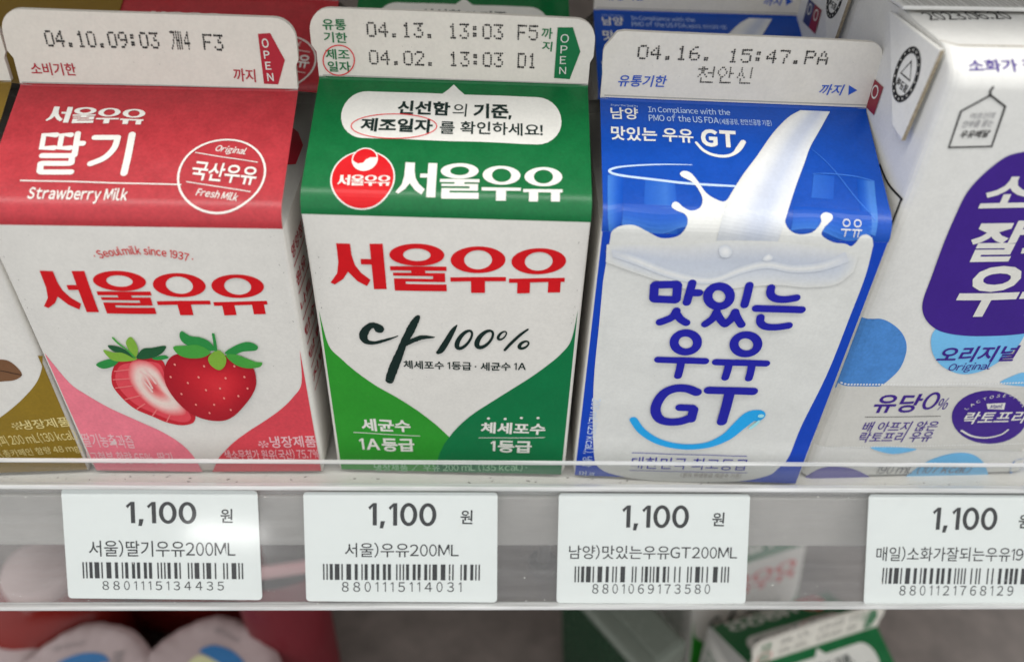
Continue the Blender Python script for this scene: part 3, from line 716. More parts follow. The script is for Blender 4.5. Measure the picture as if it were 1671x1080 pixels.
def bubble(q, spike):
    """speech panel: q = left-end, top-left, top-right, right-end, bottom-right, bottom-left"""
    le, tl, tr, re, br, bl = q
    pts = []
    cl = ((tl[0]+bl[0])/2, (tl[1]+bl[1])/2); hl = (tl[1]-bl[1])/2; rl = cl[0]-le[0]
    pts += [(cl[0] - rl*math.sin(math.pi*k/14), cl[1] - hl*math.cos(math.pi*k/14)) for k in range(15)]
    pts += spike
    cr = ((tr[0]+br[0])/2, (tr[1]+br[1])/2); hr = (tr[1]-br[1])/2; rr = re[0]-cr[0]
    pts += [(cr[0] + rr*math.sin(math.pi*k/14), cr[1] + hr*math.cos(math.pi*k/14)) for k in range(15)]
    return pts

# ------------------------------------------------------------------ green carton
def green_carton():
    sh = SH['G']; root = thing('milk_carton', 'plain milk carton with green roof and red lettering over two green wedges, front row', 'milk carton', ROW1)
    body, roof, fin = build_carton('G', root, WHITE, GREENROOF, WHITE_FIN, SHADED_WHITE, lambda s: fin_rounded(s))
    scuffs(sh, body, fin, 12)
    for s, q in (('04.13.', [(-17.80, 116.21), (-4.59, 116.32), (-17.59, 119.30)]), ('13:03', [(-0.68, 116.32), (10.21, 116.52), (-0.77, 119.46)]), ('F5', [(13.12, 116.57), (17.35, 116.61), (12.88, 119.71)]), ('04.02.', [(-17.68, 110.60), (-4.58, 110.68), (-17.47, 113.69)]), ('13:03', [(-0.60, 110.74), (10.35, 110.91), (-0.70, 113.86)]), ('D1', [(13.32, 110.89), (16.93, 110.88), (13.08, 114.09)])):
        put(sh, 'date_stamp', stamp(s, 0.5).boxmap(q), STAMP, fin, 3)
    for s, q in (('유통', [(-26.70, 117.42), (-21.90, 117.44), (-26.48, 119.59)]), ('기한', [(-26.70, 114.96), (-21.93, 114.86), (-26.37, 117.06)]), ('제조', [(-26.68, 111.46), (-21.70, 111.49), (-26.46, 113.61)]), ('일자', [(-26.42, 108.91), (-21.66, 108.94), (-26.20, 111.10)]), ('까', [(18.02, 117.12), (20.30, 117.08), (17.91, 119.31)]), ('지', [(18.28, 114.66), (20.33, 114.54), (18.17, 116.64)])):
        text(sh, s, q, FINGREEN, fin, 0.016)
    put(sh, 'red_ring', Flat().stroke([(-20.75, 111.46), (-20.76, 112.06), (-20.90, 112.63), (-21.16, 113.16), (-21.52, 113.61), (-21.98, 113.98), (-22.52, 114.24), (-23.11, 114.40), (-23.73, 114.44), (-24.36, 114.36), (-24.99, 114.17), (-25.57, 113.87), (-26.10, 113.47), (-26.55, 112.99), (-26.90, 112.45), (-27.15, 111.86), (-27.27, 111.25), (-27.27, 110.65), (-27.15, 110.06), (-26.90, 109.53), (-26.54, 109.06), (-26.08, 108.69), (-25.54, 108.41), (-24.93, 108.25), (-24.30, 108.21), (-23.65, 108.29), (-23.01, 108.49), (-22.42, 108.80), (-21.89, 109.21), (-21.44, 109.70), (-21.09, 110.25), (-20.86, 110.85)], 0.22, n=1, closed=True), REDLINE, fin, 5)
    open_mark(sh, [(21.28, 119.44), (24.41, 119.55), (26.31, 114.75), (24.50, 108.95), (21.18, 109.10)], ([(22.05, 116.41), (23.76, 116.47), (21.94, 118.13)], [(22.20, 114.24), (23.60, 114.28), (22.09, 115.85)], [(22.21, 112.09), (23.49, 112.13), (22.11, 113.67)], [(22.22, 109.97), (23.64, 110.02), (22.12, 111.45)]), FINGREEN, fin, WHITE_INK, 0.0)
    put(sh, 'heat_seal_line', Flat().stroke([(-27.66, 108.16), (-0.10, 108.08), (28.29, 108.02)], 0.22, cap=False), SHADED_WHITE, fin, 2)  # shade of the embossed line, given by greyer colour
    q = [(-22.74, 97.45), (-18.53, 104.14), (17.73, 104.10), (22.74, 97.87), (17.72, 91.12), (-17.28, 91.54)]
    put(sh, 'white_panel', Flat().poly(bubble(q, [(-2.25, 104.10), (-0.97, 105.56), (0.01, 106.92), (1.08, 105.55), (2.42, 104.13)])), WHITE_INK, roof, 1)
    text(sh, '신선함', [(-11.33, 97.92), (-0.39, 97.90), (-11.57, 101.72)], INKGREEN, roof, 0.034)
    text(sh, '의', [(0.12, 97.84), (2.97, 97.75), (-0.06, 101.53)], INKGREEN, roof, 0.004)
    text(sh, '기준,', [(4.45, 97.27), (12.42, 97.47), (4.28, 101.56)], INKGREEN, roof, 0.034)
    text(sh, '제조일자', [(-18.51, 93.32), (-3.77, 93.14), (-18.88, 96.93)], INKGREEN, roof, 0.034)
    text(sh, '를 확인하세요!', [(-2.27, 93.06), (18.87, 93.25), (-2.46, 96.47)], INKGREEN, roof, 0.016)
    put(sh, 'red_ring', Flat().stroke([(-2.88, 95.01), (-3.08, 95.62), (-3.61, 96.19), (-4.46, 96.70), (-5.58, 97.13), (-6.94, 97.49), (-8.49, 97.75), (-10.16, 97.94), (-11.90, 98.01), (-13.63, 97.95), (-15.28, 97.74), (-16.77, 97.38), (-18.06, 96.91), (-19.09, 96.36), (-19.84, 95.74), (-20.27, 95.09), (-20.36, 94.44), (-20.13, 93.81), (-19.57, 93.23), (-18.72, 92.72), (-17.59, 92.29), (-16.24, 91.93), (-14.71, 91.67), (-13.06, 91.50), (-11.36, 91.46), (-9.67, 91.56), (-8.06, 91.80), (-6.58, 92.17), (-5.29, 92.64), (-4.24, 93.17), (-3.47, 93.76), (-3.01, 94.38)], 0.2, n=1, closed=True), REDLINE, roof, 5)
    c = [(-16.71, 81.51)][0]
    put(sh, 'round_emblem', Flat().disc(c, 6.35, 6.75, 48), WHITE_INK, roof, 1)
    put(sh, 'round_emblem', Flat().disc(c, 6.05, 6.45, 48), RED, roof, 2)
    b = [(-16.72, 86.07)][0]
    put(sh, 'emblem_ball', Flat().disc(b, 2.6, 2.9, 36), WHITE_INK, roof, 3)
    r = 2.35
    sw = [(b[0] + r*math.cos(a), b[1] + 1.1*r*math.sin(a)) for a in (math.pi*(0.06 + 0.98*k/18) for k in range(19))]
    sw += [(b[0] - r*0.95, b[1] - 0.5), (b[0] - r*0.55, b[1] - 1.15), (b[0] - r*0.1, b[1] - 0.9), (b[0] + r*0.1, b[1] - 0.1), (b[0] + r*0.45, b[1] + 0.42), (b[0] + r*0.8, b[1] + 0.45)]
    put(sh, 'emblem_ball', Flat().poly(sw), RED, roof, 4)
    put(sh, 'brand_lettering', wordmark().boxmap([(-21.54, 79.49), (-11.26, 79.71), (-21.72, 82.11)]), WHITE_INK, roof, 4)
    put(sh, 'brand_lettering', wordmark().boxmap([(-10.03, 77.23), (22.72, 77.36), (-5.16, 85.73)]), WHITE_INK, roof, 2)
    # face
    lw = [(-28.54, 50.14), (-28.01, 45.34), (-26.68, 40.78), (-24.14, 36.91), (-20.72, 32.96), (-16.65, 29.20), (-12.43, 26.17), (-8.16, 22.56), (-3.83, 17.86), (-0.32, 13.30)]
    rw = [(28.26, 52.05), (27.94, 47.89), (26.94, 43.95), (24.86, 39.89), (21.86, 36.44), (18.26, 32.91), (14.03, 29.18), (9.70, 25.34), (5.83, 21.88), (3.01, 18.65), (0.69, 15.23), (-0.32, 13.30)]
    tail = [(-1.59, 10.84), (-2.84, 7.36), (-3.77, 3.36), (-4.34, 0.41)]
    lw[0:2] = [(-EDGE, lw[0][1])]; rw[0:2] = [(EDGE, rw[0][1])]
    put(sh, 'light_green_wedge', Flat().poly([(-EDGE, 0.5), (-EDGE, lw[0][1])] + catmull(lw, 5, False) + tail + [(tail[-1][0], 0.5)]), GREENLIGHT, body, 1)
    put(sh, 'dark_green_wedge', Flat().poly([(EDGE, 0.5), (EDGE, rw[0][1])] + catmull(rw, 5, False) + tail + [(tail[-1][0], 0.5)]), GREENDARK, body, 1)
    put(sh, 'brand_lettering', wordmark().boxmap([(-24.40, 55.84), (24.37, 56.44), (-20.85, 67.43)]), RED, body, 2)
    f = Flat().stroke([(-15.04, 46.11, 2.27), (-15.82, 46.86, 1.60), (-16.85, 46.82, 1.49), (-17.98, 45.59, 1.76), (-18.63, 43.96, 1.88), (-18.23, 42.50, 1.52), (-16.53, 42.04, 0.94), (-14.12, 42.85, 0.68), (-11.06, 44.30, 0.26)])
    f2 = Flat().stroke([(-6.43, 49.70, 0.92), (-7.09, 48.54, 1.49), (-8.22, 46.09, 1.81), (-9.37, 43.62, 1.62), (-10.45, 40.87, 1.63), (-11.58, 37.68, 1.92), (-12.73, 34.44, 2.10), (-13.67, 31.34, 1.91)])
    f3 = Flat().stroke([(-9.33, 42.23, 0.94), (-7.70, 43.40, 1.15), (-5.69, 44.29, 1.04), (-3.09, 44.43, 0.31)])
    rb = random.Random(5)
    for k, g in enumerate((f, f2, f3)):
        g.v = [(x + rb.uniform(-.06, .06), y + rb.uniform(-.06, .06)) for x, y in g.v]
        put(sh, 'brush_stroke', g, INKGREEN, body, 3 + k)
    put(sh, 'brush_stroke', Flat().stroke([(1.81, 47.65, 0.31), (0.97, 46.23, 1.03), (-0.41, 43.30, 1.35), (-1.71, 40.81, 1.37), (-2.36, 40.12, 0.95)]), INKGREEN, body, 3)
    f = Flat()
    for cx, cy, rx, ry, wd in [(3.45, 43.82, 1.25, 2.45, 0.78), (7.93, 44.10, 1.41, 2.33, 0.83), (11.71, 45.16, 0.73, 1.12, 0.47), (16.56, 42.55, 0.89, 1.01, 0.63)]: f.stroke([(cx + rx*math.cos(a) + 0.45*ry*math.sin(a), cy + ry*math.sin(a), wd*(1.0+0.35*math.cos(a+2.6))) for a in (2*math.pi*k/24 for k in range(24))], n=1, closed=True)
    put(sh, 'brush_stroke', f, INKGREEN, body, 3)
    put(sh, 'brush_stroke', Flat().stroke([(17.21, 46.88, 0.47), (15.61, 45.36, 0.68), (13.60, 42.91, 0.73), (12.39, 41.18, 0.63)]), INKGREEN, body, 4)
    text(sh, '체세포수 1등급 · 세균수 1A', [(-10.23, 35.08), (17.27, 35.20), (-10.10, 37.53)], INKGREEN, body, 0.018)
    text(sh, '세균수', [(-21.35, 14.41), (-9.50, 14.76), (-20.86, 18.64)], WHITE_INK, body, 0.03)
    put(sh, 'rule_line', Flat().stroke([(-23.46, 13.91), (-7.42, 13.41)], 0.2, cap=False), WHITE_INK, body, 3)
    text(sh, '1A등급', [(-22.37, 7.63), (-8.92, 7.83), (-21.98, 12.19)], WHITE_INK, body, 0.03)
    text(sh, '체세포수', [(7.19, 15.02), (22.76, 14.68), (7.31, 18.83)], WHITE_INK, body, 0.03)
    f = Flat()
    for p in [(9.05, 20.06), (13.02, 19.90), (16.86, 20.29), (20.82, 20.33)]: f.disc(p, 0.38, n=12)
    put(sh, 'dots', f, WHITE_INK, body, 3)
    put(sh, 'rule_line', Flat().stroke([(6.76, 13.37), (22.81, 13.74)], 0.2, cap=False), WHITE_INK, body, 3)
    text(sh, '1등급', [(9.65, 8.26), (19.80, 8.22), (9.59, 12.53)], WHITE_INK, body, 0.03)
    text(sh, '냉장제품 / 우유 200 mL (135 kcal) ·', [(-19.32, -0.00), (19.03, 1.44), (-19.08, 3.10)], paper('pale_green_ink', (150, 200, 160), k=1.2), body, 0.004)
    side_print(root, sh, -1, FINGREEN, 9)
    return root

# ------------------------------------------------------------------ blue carton
def blue_carton():
    sh = SH['B']; root = thing('milk_carton', 'milk carton with blue roof, pouring milk print and big navy lettering, front row', 'milk carton', ROW1)
    body, roof, fin = build_carton('B', root, WHITE, BLUEBOARD, WHITE_FIN, SHADED_WHITE, lambda s: fin_rounded(s, 3.4, 0.2, True))
    scuffs(sh, body, fin, 13)
    for s, q in (('04.16.', [(-21.74, 114.31), (-6.99, 114.49), (-21.99, 117.30)]), ('15:47.PA', [(-2.48, 114.33), (17.78, 114.58), (-3.02, 117.18)])): put(sh, 'date_stamp', stamp(s, 0.5).boxmap(q), STAMP, fin, 3)
    put(sh, 'date_stamp', stamp('천안신', 0.46).boxmap([(-8.64, 109.88), (2.73, 110.04), (-9.23, 113.40)]), STAMP, fin, 3)
    text(sh, '유통기한', [(-25.18, 108.49), (-15.08, 108.71), (-25.06, 110.97)], FINBLUE, fin, 0.014, 0.15)
    text(sh, '까지', [(17.40, 108.35), (22.19, 108.42), (17.09, 110.67)], FINBLUE, fin, 0.014, 0.2)
    put(sh, 'pointer', Flat().poly([(23.40, 110.68), (25.42, 109.67), (23.84, 108.55)]), FINBLUE, fin, 3)
    put(sh, 'heat_seal_line', Flat().stroke([(-27.70, 106.48), (0.30, 106.48), (28.96, 106.58)], 0.22, cap=False), SHADED_WHITE, fin, 2)  # greyer strip carries the shade of the embossed line
    text(sh, '남양', [(-26.31, 100.03), (-20.50, 100.16), (-26.09, 103.35)], WHITE_INK, roof, 0.016)
    text(sh, 'Enjoy the Quality', [(-26.22, 103.62), (-20.48, 103.57), (-26.20, 104.33)], MILKBLUE, roof, 0.0)
    text(sh, 'In Compliance with the', [(-18.35, 101.87), (-0.95, 101.92), (-18.23, 104.04)], MILKBLUE, roof, 0.0)
    text(sh, 'PMO of the US FDA', [(-18.33, 99.76), (-3.63, 99.80), (-18.23, 101.70)], MILKBLUE, roof, 0.0)
    text(sh, '(세종공장, 천안신공장 기준)', [(-3.41, 99.45), (7.55, 99.62), (-3.21, 101.28)], MILKBLUE, roof, 0.0)
    text(sh, '맛있는 우유', [(-26.46, 94.34), (-9.38, 94.02), (-26.23, 98.16)], WHITE_INK, roof, 0.02)
    text(sh, 'GT', [(-7.91, 93.29), (-0.66, 92.95), (-7.27, 98.09)], WHITE_INK, roof, 0.05)
    put(sh, 'smile_mark', Flat().stroke([(-8.86, 94.24, 0.56), (-7.51, 92.27, 0.65), (-5.52, 91.07, 0.69), (-3.15, 90.80, 0.69), (-1.33, 91.54, 0.79), (-0.17, 92.95, 1.21), (0.85, 94.66, 1.13)]), WHITE_INK, roof, 2)
    put(sh, 'glass_rim_print', Flat().stroke([(-10.13, 88.33, 0.14), (-17.80, 87.90, 0.32), (-24.03, 87.26, 0.41), (-26.86, 86.26, 0.55), (-26.06, 85.24, 0.55), (-21.17, 84.38, 0.54), (-14.38, 83.62, 0.55), (-8.00, 83.35, 0.55), (-2.03, 83.16, 0.46)]), MILKBLUE, roof, 2)
    q = SH['B'].s0 + 0.02
    put(sh, 'blue_face', Flat().poly([(-EDGE-.3, 0.4), (EDGE+.3, 0.4), (EDGE+.6, q), (-EDGE-.6, q)]), BLUEDEEP, body, 1)
    base, lite = (2, 76, 180), (66, 126, 206)
    lay = [0.2]
    def facet(A, B, cols):
        put_grid(sh, 'glass_facet_print', ribbon(A, B, cols, 6), roof, lay[0], 0.92); lay[0] += 0.22
    facet([(-19.92, 83.99), (-20.23, 79.65), (-20.43, 75.58), (-20.24, 73.07)], [(-13.93, 83.48), (-13.86, 79.95), (-13.83, 75.84), (-13.43, 71.87)], [(30, 92, 190), (40, 100, 194), (54, 112, 200), (28, 90, 190)])
    facet([(14.34, 87.02), (13.76, 84.05), (13.11, 81.16)], [(18.58, 86.74), (18.04, 83.76), (17.54, 80.96)], [(40, 100, 196), (34, 94, 192), (26, 88, 190)])
    facet([(-27.35, 84.96), (-27.50, 80.47), (-27.48, 75.31), (-26.85, 71.04)], [(-24.24, 84.90), (-24.47, 80.62), (-24.66, 76.32), (-24.87, 73.62)], [lite, (52, 110, 202), (26, 88, 190), base])
    facet([(23.12, 86.52), (22.68, 82.36), (22.55, 77.89), (23.00, 74.17)], [(26.61, 85.90), (26.15, 81.95), (25.81, 78.04), (25.48, 73.36)], [base, (30, 92, 192), (70, 126, 208), lite])
    facet([(-24.47, 77.81), (-17.39, 77.87), (-11.12, 77.64), (-4.86, 77.40)], [(-24.65, 73.63), (-17.05, 72.02), (-12.33, 73.67), (-5.25, 74.40)], [base, (30, 92, 192), (70, 126, 210)])
    facet([(9.21, 78.88), (14.15, 78.84), (19.51, 78.56), (24.40, 78.24)], [(8.71, 73.83), (13.58, 74.25), (19.86, 72.14), (24.56, 73.09)], [base, (26, 90, 192), (60, 120, 208)])
    put(sh, 'glass_rim_print', Flat().stroke([(14.13, 87.12, 0.09), (18.57, 87.32, 0.23), (23.20, 87.00, 0.23), (26.54, 86.02, 0.23)]), BLUELITE, roof, 2)
    put(sh, 'fold_crease', Flat().stroke([(14.82, 93.84, 0.09), (18.36, 88.95, 0.14), (22.24, 81.33, 0.18), (25.19, 76.42, 0.18)]), BLUELITE, roof, 3)  # fold drawn flat, its highlight put into the paler blue
    text(sh, '우유', [(18.52, 72.97), (22.65, 72.95), (18.28, 76.51)], WHITE_INK, roof, -0.004)
    milk = [(-26.59, 70.69), (-26.44, 72.21), (-24.85, 73.39), (-22.18, 73.64), (-19.36, 72.42), (-16.47, 71.11), (-13.39, 71.67), (-11.97, 73.60), (-11.79, 75.26), (-12.49, 76.27), (-13.84, 76.77), (-14.89, 77.51), (-14.62, 78.55), (-13.75, 78.70), (-12.69, 77.62), (-11.15, 76.89), (-9.42, 77.56), (-8.71, 79.37), (-9.07, 81.30), (-10.26, 83.63), (-12.45, 85.09), (-12.76, 85.95), (-11.88, 86.60), (-10.53, 86.12), (-9.30, 84.15), (-7.93, 81.35), (-6.03, 79.76), (-4.17, 79.41), (-2.44, 82.13), (0.02, 86.25), (3.28, 91.05), (7.44, 97.66), (11.20, 102.33), (14.28, 104.71)]
    milk2 = [(20.58, 104.64), (17.71, 99.48), (14.74, 94.21), (12.89, 89.78), (10.90, 85.10), (8.90, 79.98), (7.55, 76.25), (7.54, 75.04), (8.73, 73.70), (10.63, 73.12), (12.79, 73.54), (13.97, 74.71), (14.53, 75.85), (14.42, 76.91), (15.34, 77.65), (16.56, 77.35), (16.73, 76.40), (15.93, 75.46), (15.15, 74.54), (14.94, 73.11), (17.54, 71.72), (20.00, 71.47), (21.33, 70.95), (22.02, 71.82), (22.59, 73.24), (23.67, 73.61), (24.95, 72.96)]
    low = [(25.61, 71.46), (26.26, 64.07), (26.16, 53.66), (25.74, 36.73), (24.22, 21.62), (23.86, 10.42), (22.28, 6.05), (20.03, 2.87), (11.60, 0.20), (-6.46, -0.51), (-15.72, 0.61), (-22.05, 3.47), (-24.19, 10.39), (-26.17, 31.13), (-26.68, 49.80), (-26.97, 60.30)]
    put(sh, 'milk_print', Flat().poly(catmull(milk, 4, False) + catmull(milk2, 4, False) + catmull(low, 4, False)), MILK, body, 3)
    M0 = (192, 192, 188)
    put_grid(sh, 'milk_shade_print', ribbon([(-27.16, 69.21), (-21.50, 69.73), (-15.80, 69.87), (-10.16, 70.36), (-4.61, 71.17), (1.03, 71.42), (6.71, 71.46), (12.47, 71.18), (18.38, 70.44), (23.37, 69.00)], [(-26.91, 65.02), (-20.64, 62.83), (-14.47, 60.79), (-8.33, 59.26), (-2.44, 59.61), (3.28, 60.66), (9.05, 61.29), (15.11, 60.87), (20.75, 61.86), (23.47, 65.16)], [M0, (182, 184, 188), (170, 175, 185), (174, 179, 188), (184, 187, 191), M0], 12, M0, 5, 0.08, 0.1), body, 8)
    put_grid(sh, 'milk_ripple_print', ribbon([(-26.09, 68.15), (-21.15, 66.98), (-15.02, 64.53), (-8.96, 63.06), (-4.07, 63.04), (0.35, 65.47), (5.31, 67.08), (10.78, 66.35), (16.36, 67.23), (20.48, 69.76)], [(-25.65, 66.37), (-20.89, 64.85), (-14.70, 62.36), (-8.62, 61.00), (-3.75, 61.32), (0.74, 63.54), (5.74, 65.17), (11.25, 64.42), (16.94, 65.08), (21.84, 67.47)], [(174, 179, 188), (186, 189, 193), (200, 200, 198), (190, 192, 194), (176, 181, 189)], 8, (180, 183, 189), 5, 0.12, 0.12), body, 10)
    put_grid(sh, 'milk_stream_print', ribbon([(14.26, 104.57), (11.23, 102.20), (7.52, 97.53), (3.36, 90.94), (0.10, 86.14), (-2.36, 82.02), (-4.15, 78.49), (-5.26, 74.62), (-5.52, 71.00), (-5.75, 66.78)], [(20.46, 104.50), (17.59, 99.35), (14.62, 94.08), (12.78, 89.65), (10.80, 84.98), (8.79, 79.86), (7.41, 76.16), (6.82, 73.06), (6.27, 69.45), (5.52, 65.67)], [(200, 200, 197), (208, 208, 206), (198, 200, 203), (182, 187, 199), (180, 186, 200), (196, 199, 205), (206, 207, 207)], 12, (175, 180, 188), 5, 0.0, 0.35), body, 6, 1.2)
    put_grid(sh, 'milk_highlight', blush([(-4.78, 69.52), (-3.50, 70.35), (-2.02, 69.09), (-2.38, 67.52), (-4.04, 67.62)], [(-3.33, 68.93)][0], [(182, 186, 192), (198, 199, 200), (210, 210, 208)]), body, 12)
    put_grid(sh, 'milk_highlight', blush([(4.55, 67.94), (5.44, 68.66), (6.44, 67.82), (5.81, 67.00), (4.54, 67.10)], [(5.44, 67.82)][0], [(182, 186, 192), (198, 199, 200), (208, 208, 206)]), body, 12)
    # big rounded lettering
    w = 1.75
    f = Flat()
    def rr(pts): return [p for i in range(4) for p in ((pts[i][0]*.8 + pts[i-1][0]*.2, pts[i][1]*.8 + pts[i-1][1]*.2), (pts[i][0]*.97 + pts[i-1][0]*.015 + pts[(i+1) % 4][0]*.015, pts[i][1]*.97 + pts[i-1][1]*.015 + pts[(i+1) % 4][1]*.015), (pts[i][0]*.8 + pts[(i+1) % 4][0]*.2, pts[i][1]*.8 + pts[(i+1) % 4][1]*.2))]
    f.stroke(rr([(-16.34, 60.14), (-11.64, 60.57), (-11.33, 56.70), (-16.04, 56.57)]), 1.85, n=3, closed=True)
    for e in ([(-0.33, 58.15), (-0.46, 58.63), (-0.68, 59.09), (-0.98, 59.50), (-1.34, 59.86), (-1.75, 60.16), (-2.19, 60.37), (-2.65, 60.50), (-3.11, 60.53), (-3.55, 60.47), (-3.96, 60.32), (-4.32, 60.08), (-4.62, 59.76), (-4.84, 59.38), (-4.98, 58.94), (-5.03, 58.47), (-4.98, 57.98), (-4.85, 57.49), (-4.63, 57.02), (-4.33, 56.59), (-3.97, 56.22), (-3.56, 55.91), (-3.11, 55.69), (-2.64, 55.56), (-2.18, 55.53), (-1.73, 55.60), (-1.32, 55.77), (-0.96, 56.02), (-0.67, 56.35), (-0.45, 56.75), (-0.32, 57.19), (-0.28, 57.66)], [(-4.99, 45.73), (-5.13, 46.23), (-5.35, 46.71), (-5.66, 47.15), (-6.04, 47.53), (-6.48, 47.84), (-6.96, 48.06), (-7.45, 48.19), (-7.95, 48.21), (-8.43, 48.14), (-8.88, 47.97), (-9.27, 47.72), (-9.60, 47.38), (-9.85, 46.97), (-10.02, 46.52), (-10.09, 46.02), (-10.06, 45.52), (-9.93, 45.01), (-9.71, 44.53), (-9.41, 44.08), (-9.03, 43.70), (-8.59, 43.39), (-8.11, 43.16), (-7.60, 43.03), (-7.10, 42.99), (-6.61, 43.07), (-6.15, 43.24), (-5.75, 43.50), (-5.42, 43.84), (-5.17, 44.25), (-5.01, 44.72), (-4.95, 45.21)], [(8.12, 45.87), (7.95, 46.39), (7.69, 46.89), (7.35, 47.34), (6.94, 47.73), (6.48, 48.04), (5.99, 48.26), (5.48, 48.39), (4.97, 48.42), (4.48, 48.34), (4.04, 48.17), (3.65, 47.90), (3.33, 47.55), (3.09, 47.14), (2.95, 46.68), (2.90, 46.18), (2.96, 45.66), (3.11, 45.15), (3.35, 44.67), (3.68, 44.22), (4.09, 43.83), (4.55, 43.52), (5.05, 43.29), (5.58, 43.15), (6.10, 43.11), (6.60, 43.18), (7.06, 43.34), (7.46, 43.60), (7.78, 43.95), (8.02, 44.36), (8.15, 44.84), (8.19, 45.34)]): f.stroke(e, 1.95, n=1, closed=True)
    put(sh, 'navy_lettering', f, NAVY, body, 12)
    a = Flat(); b = Flat()
    a.stroke([(-8.74, 61.11), (-8.90, 58.81), (-9.07, 56.25)], w, n=3); b.stroke([(-8.84, 58.75), (-6.96, 58.80)], w)
    a.stroke([(-10.85, 53.95), (-11.58, 52.14), (-13.90, 50.69)], w, n=4); b.stroke([(-10.87, 53.45), (-9.72, 51.90), (-8.30, 50.96)], w, n=4)
    a.stroke([(3.07, 61.00), (3.09, 58.73), (3.04, 56.23)], w, n=3)
    a.stroke([(-2.41, 54.10), (-2.97, 52.24), (-4.23, 50.77)], w, n=4); b.stroke([(-2.35, 53.79), (-1.24, 52.20), (-0.22, 51.12)], w, n=4); a.stroke([(1.47, 54.31), (1.03, 52.47), (0.00, 51.01)], w, n=4); b.stroke([(1.54, 54.01), (2.45, 52.44), (3.43, 51.11)], w, n=4)
    a.stroke([(7.62, 60.65), (7.86, 59.13), (9.04, 58.10), (11.11, 57.85), (13.46, 58.31)], w, n=4); a.stroke([(5.60, 55.46), (10.41, 55.42), (15.31, 55.33)], w, n=2); a.stroke([(7.05, 53.19), (7.36, 51.81), (8.65, 50.83), (11.00, 50.69), (13.56, 51.19)], w, n=4)
    a.stroke([(-12.82, 40.50), (-7.81, 40.59), (-2.43, 40.66)], w, n=2); b.stroke([(-7.66, 40.32), (-7.63, 38.15), (-7.70, 35.98)], w, n=3)
    a.stroke([(-0.04, 40.54), (5.41, 40.57), (11.19, 40.47)], w, n=2); b.stroke([(2.92, 40.29), (2.95, 38.23), (2.86, 36.19)], w, n=3); b.stroke([(8.04, 40.27), (8.22, 38.19), (8.24, 36.08)], w, n=3)
    a.stroke([(-0.09, 32.14), (4.96, 32.23), (10.07, 32.15)], 2.25, n=2); b.stroke([(4.80, 31.70), (4.94, 26.98), (4.93, 22.05)], 2.4, n=3)
    a.stroke([(-2.70, 31.33), (-5.09, 32.25), (-7.77, 32.05), (-9.97, 30.42), (-11.14, 27.19), (-11.00, 24.28), (-9.55, 22.00), (-7.20, 21.37), (-4.74, 21.81), (-2.80, 22.97)], 2.4, n=4); b.stroke([(-2.42, 22.68), (-2.41, 25.86)], 2.2); 
    put(sh, 'navy_lettering', a, NAVY, body, 13); put(sh, 'navy_lettering', b, NAVY, body, 14)
    put(sh, 'navy_lettering', Flat().stroke([(-5.68, 26.22), (-2.81, 26.29)], 2.1), NAVY, body, 14)
    put(sh, 'smile_mark', Flat().stroke([(-15.84, 21.44, 1.86), (-13.15, 17.47, 1.94), (-8.67, 14.23, 1.95), (-2.69, 12.94, 1.91), (2.96, 13.81, 2.09), (6.98, 16.87, 2.64), (9.31, 20.80, 3.28), (11.18, 23.87, 3.69), (12.84, 24.45, 3.69)]), CYAN, body, 10)
    put(sh, 'smile_glint', Flat().stroke([(12.08, 20.31, 0.79), (12.86, 21.40, 0.85), (13.58, 22.72, 0.68)]), CYANLITE, body, 14)
    put(sh, 'smile_glint', Flat().disc([(13.62, 24.49)][0], 0.75, 0.6, 12), CYANLITE, body, 14)
    put(sh, 'rule_line', Flat().stroke([(-14.75, 9.82), (13.46, 10.33)], 0.2, cap=False), NAVY, body, 10)
    text(sh, '대한민국 최고등급', [(-14.28, 3.93), (14.45, 4.80), (-14.67, 8.25)], NAVY, body, 0.004, layer=6)
    put(sh, 'rule_line', Flat().stroke([(-14.51, 3.33), (14.91, 4.10)], 0.2, cap=False), NAVY, body, 10)
    text(sh, '(원유 위생등급 세균수 기준)', [(-1.40, 1.40), (13.71, 1.79), (-1.70, 3.18)], paper('brown_grey_ink', (120, 105, 95)), body, 0.0, layer=6)
    text(sh, '200 mL(125 kcal), 냉장', [(-26.46, 27.43), (-26.71, 3.79), (-23.79, 27.69)], paper('pale_blue_ink', (188, 200, 226), k=1.25), body, 0.004, layer=6)
    text(sh, '머ㅍ', [(-26.88, 0.34), (-23.00, 0.34), (-27.04, 2.17)], paper('pale_blue_ink', (188, 200, 226), k=1.25), body, 0.0, layer=6)
    return root

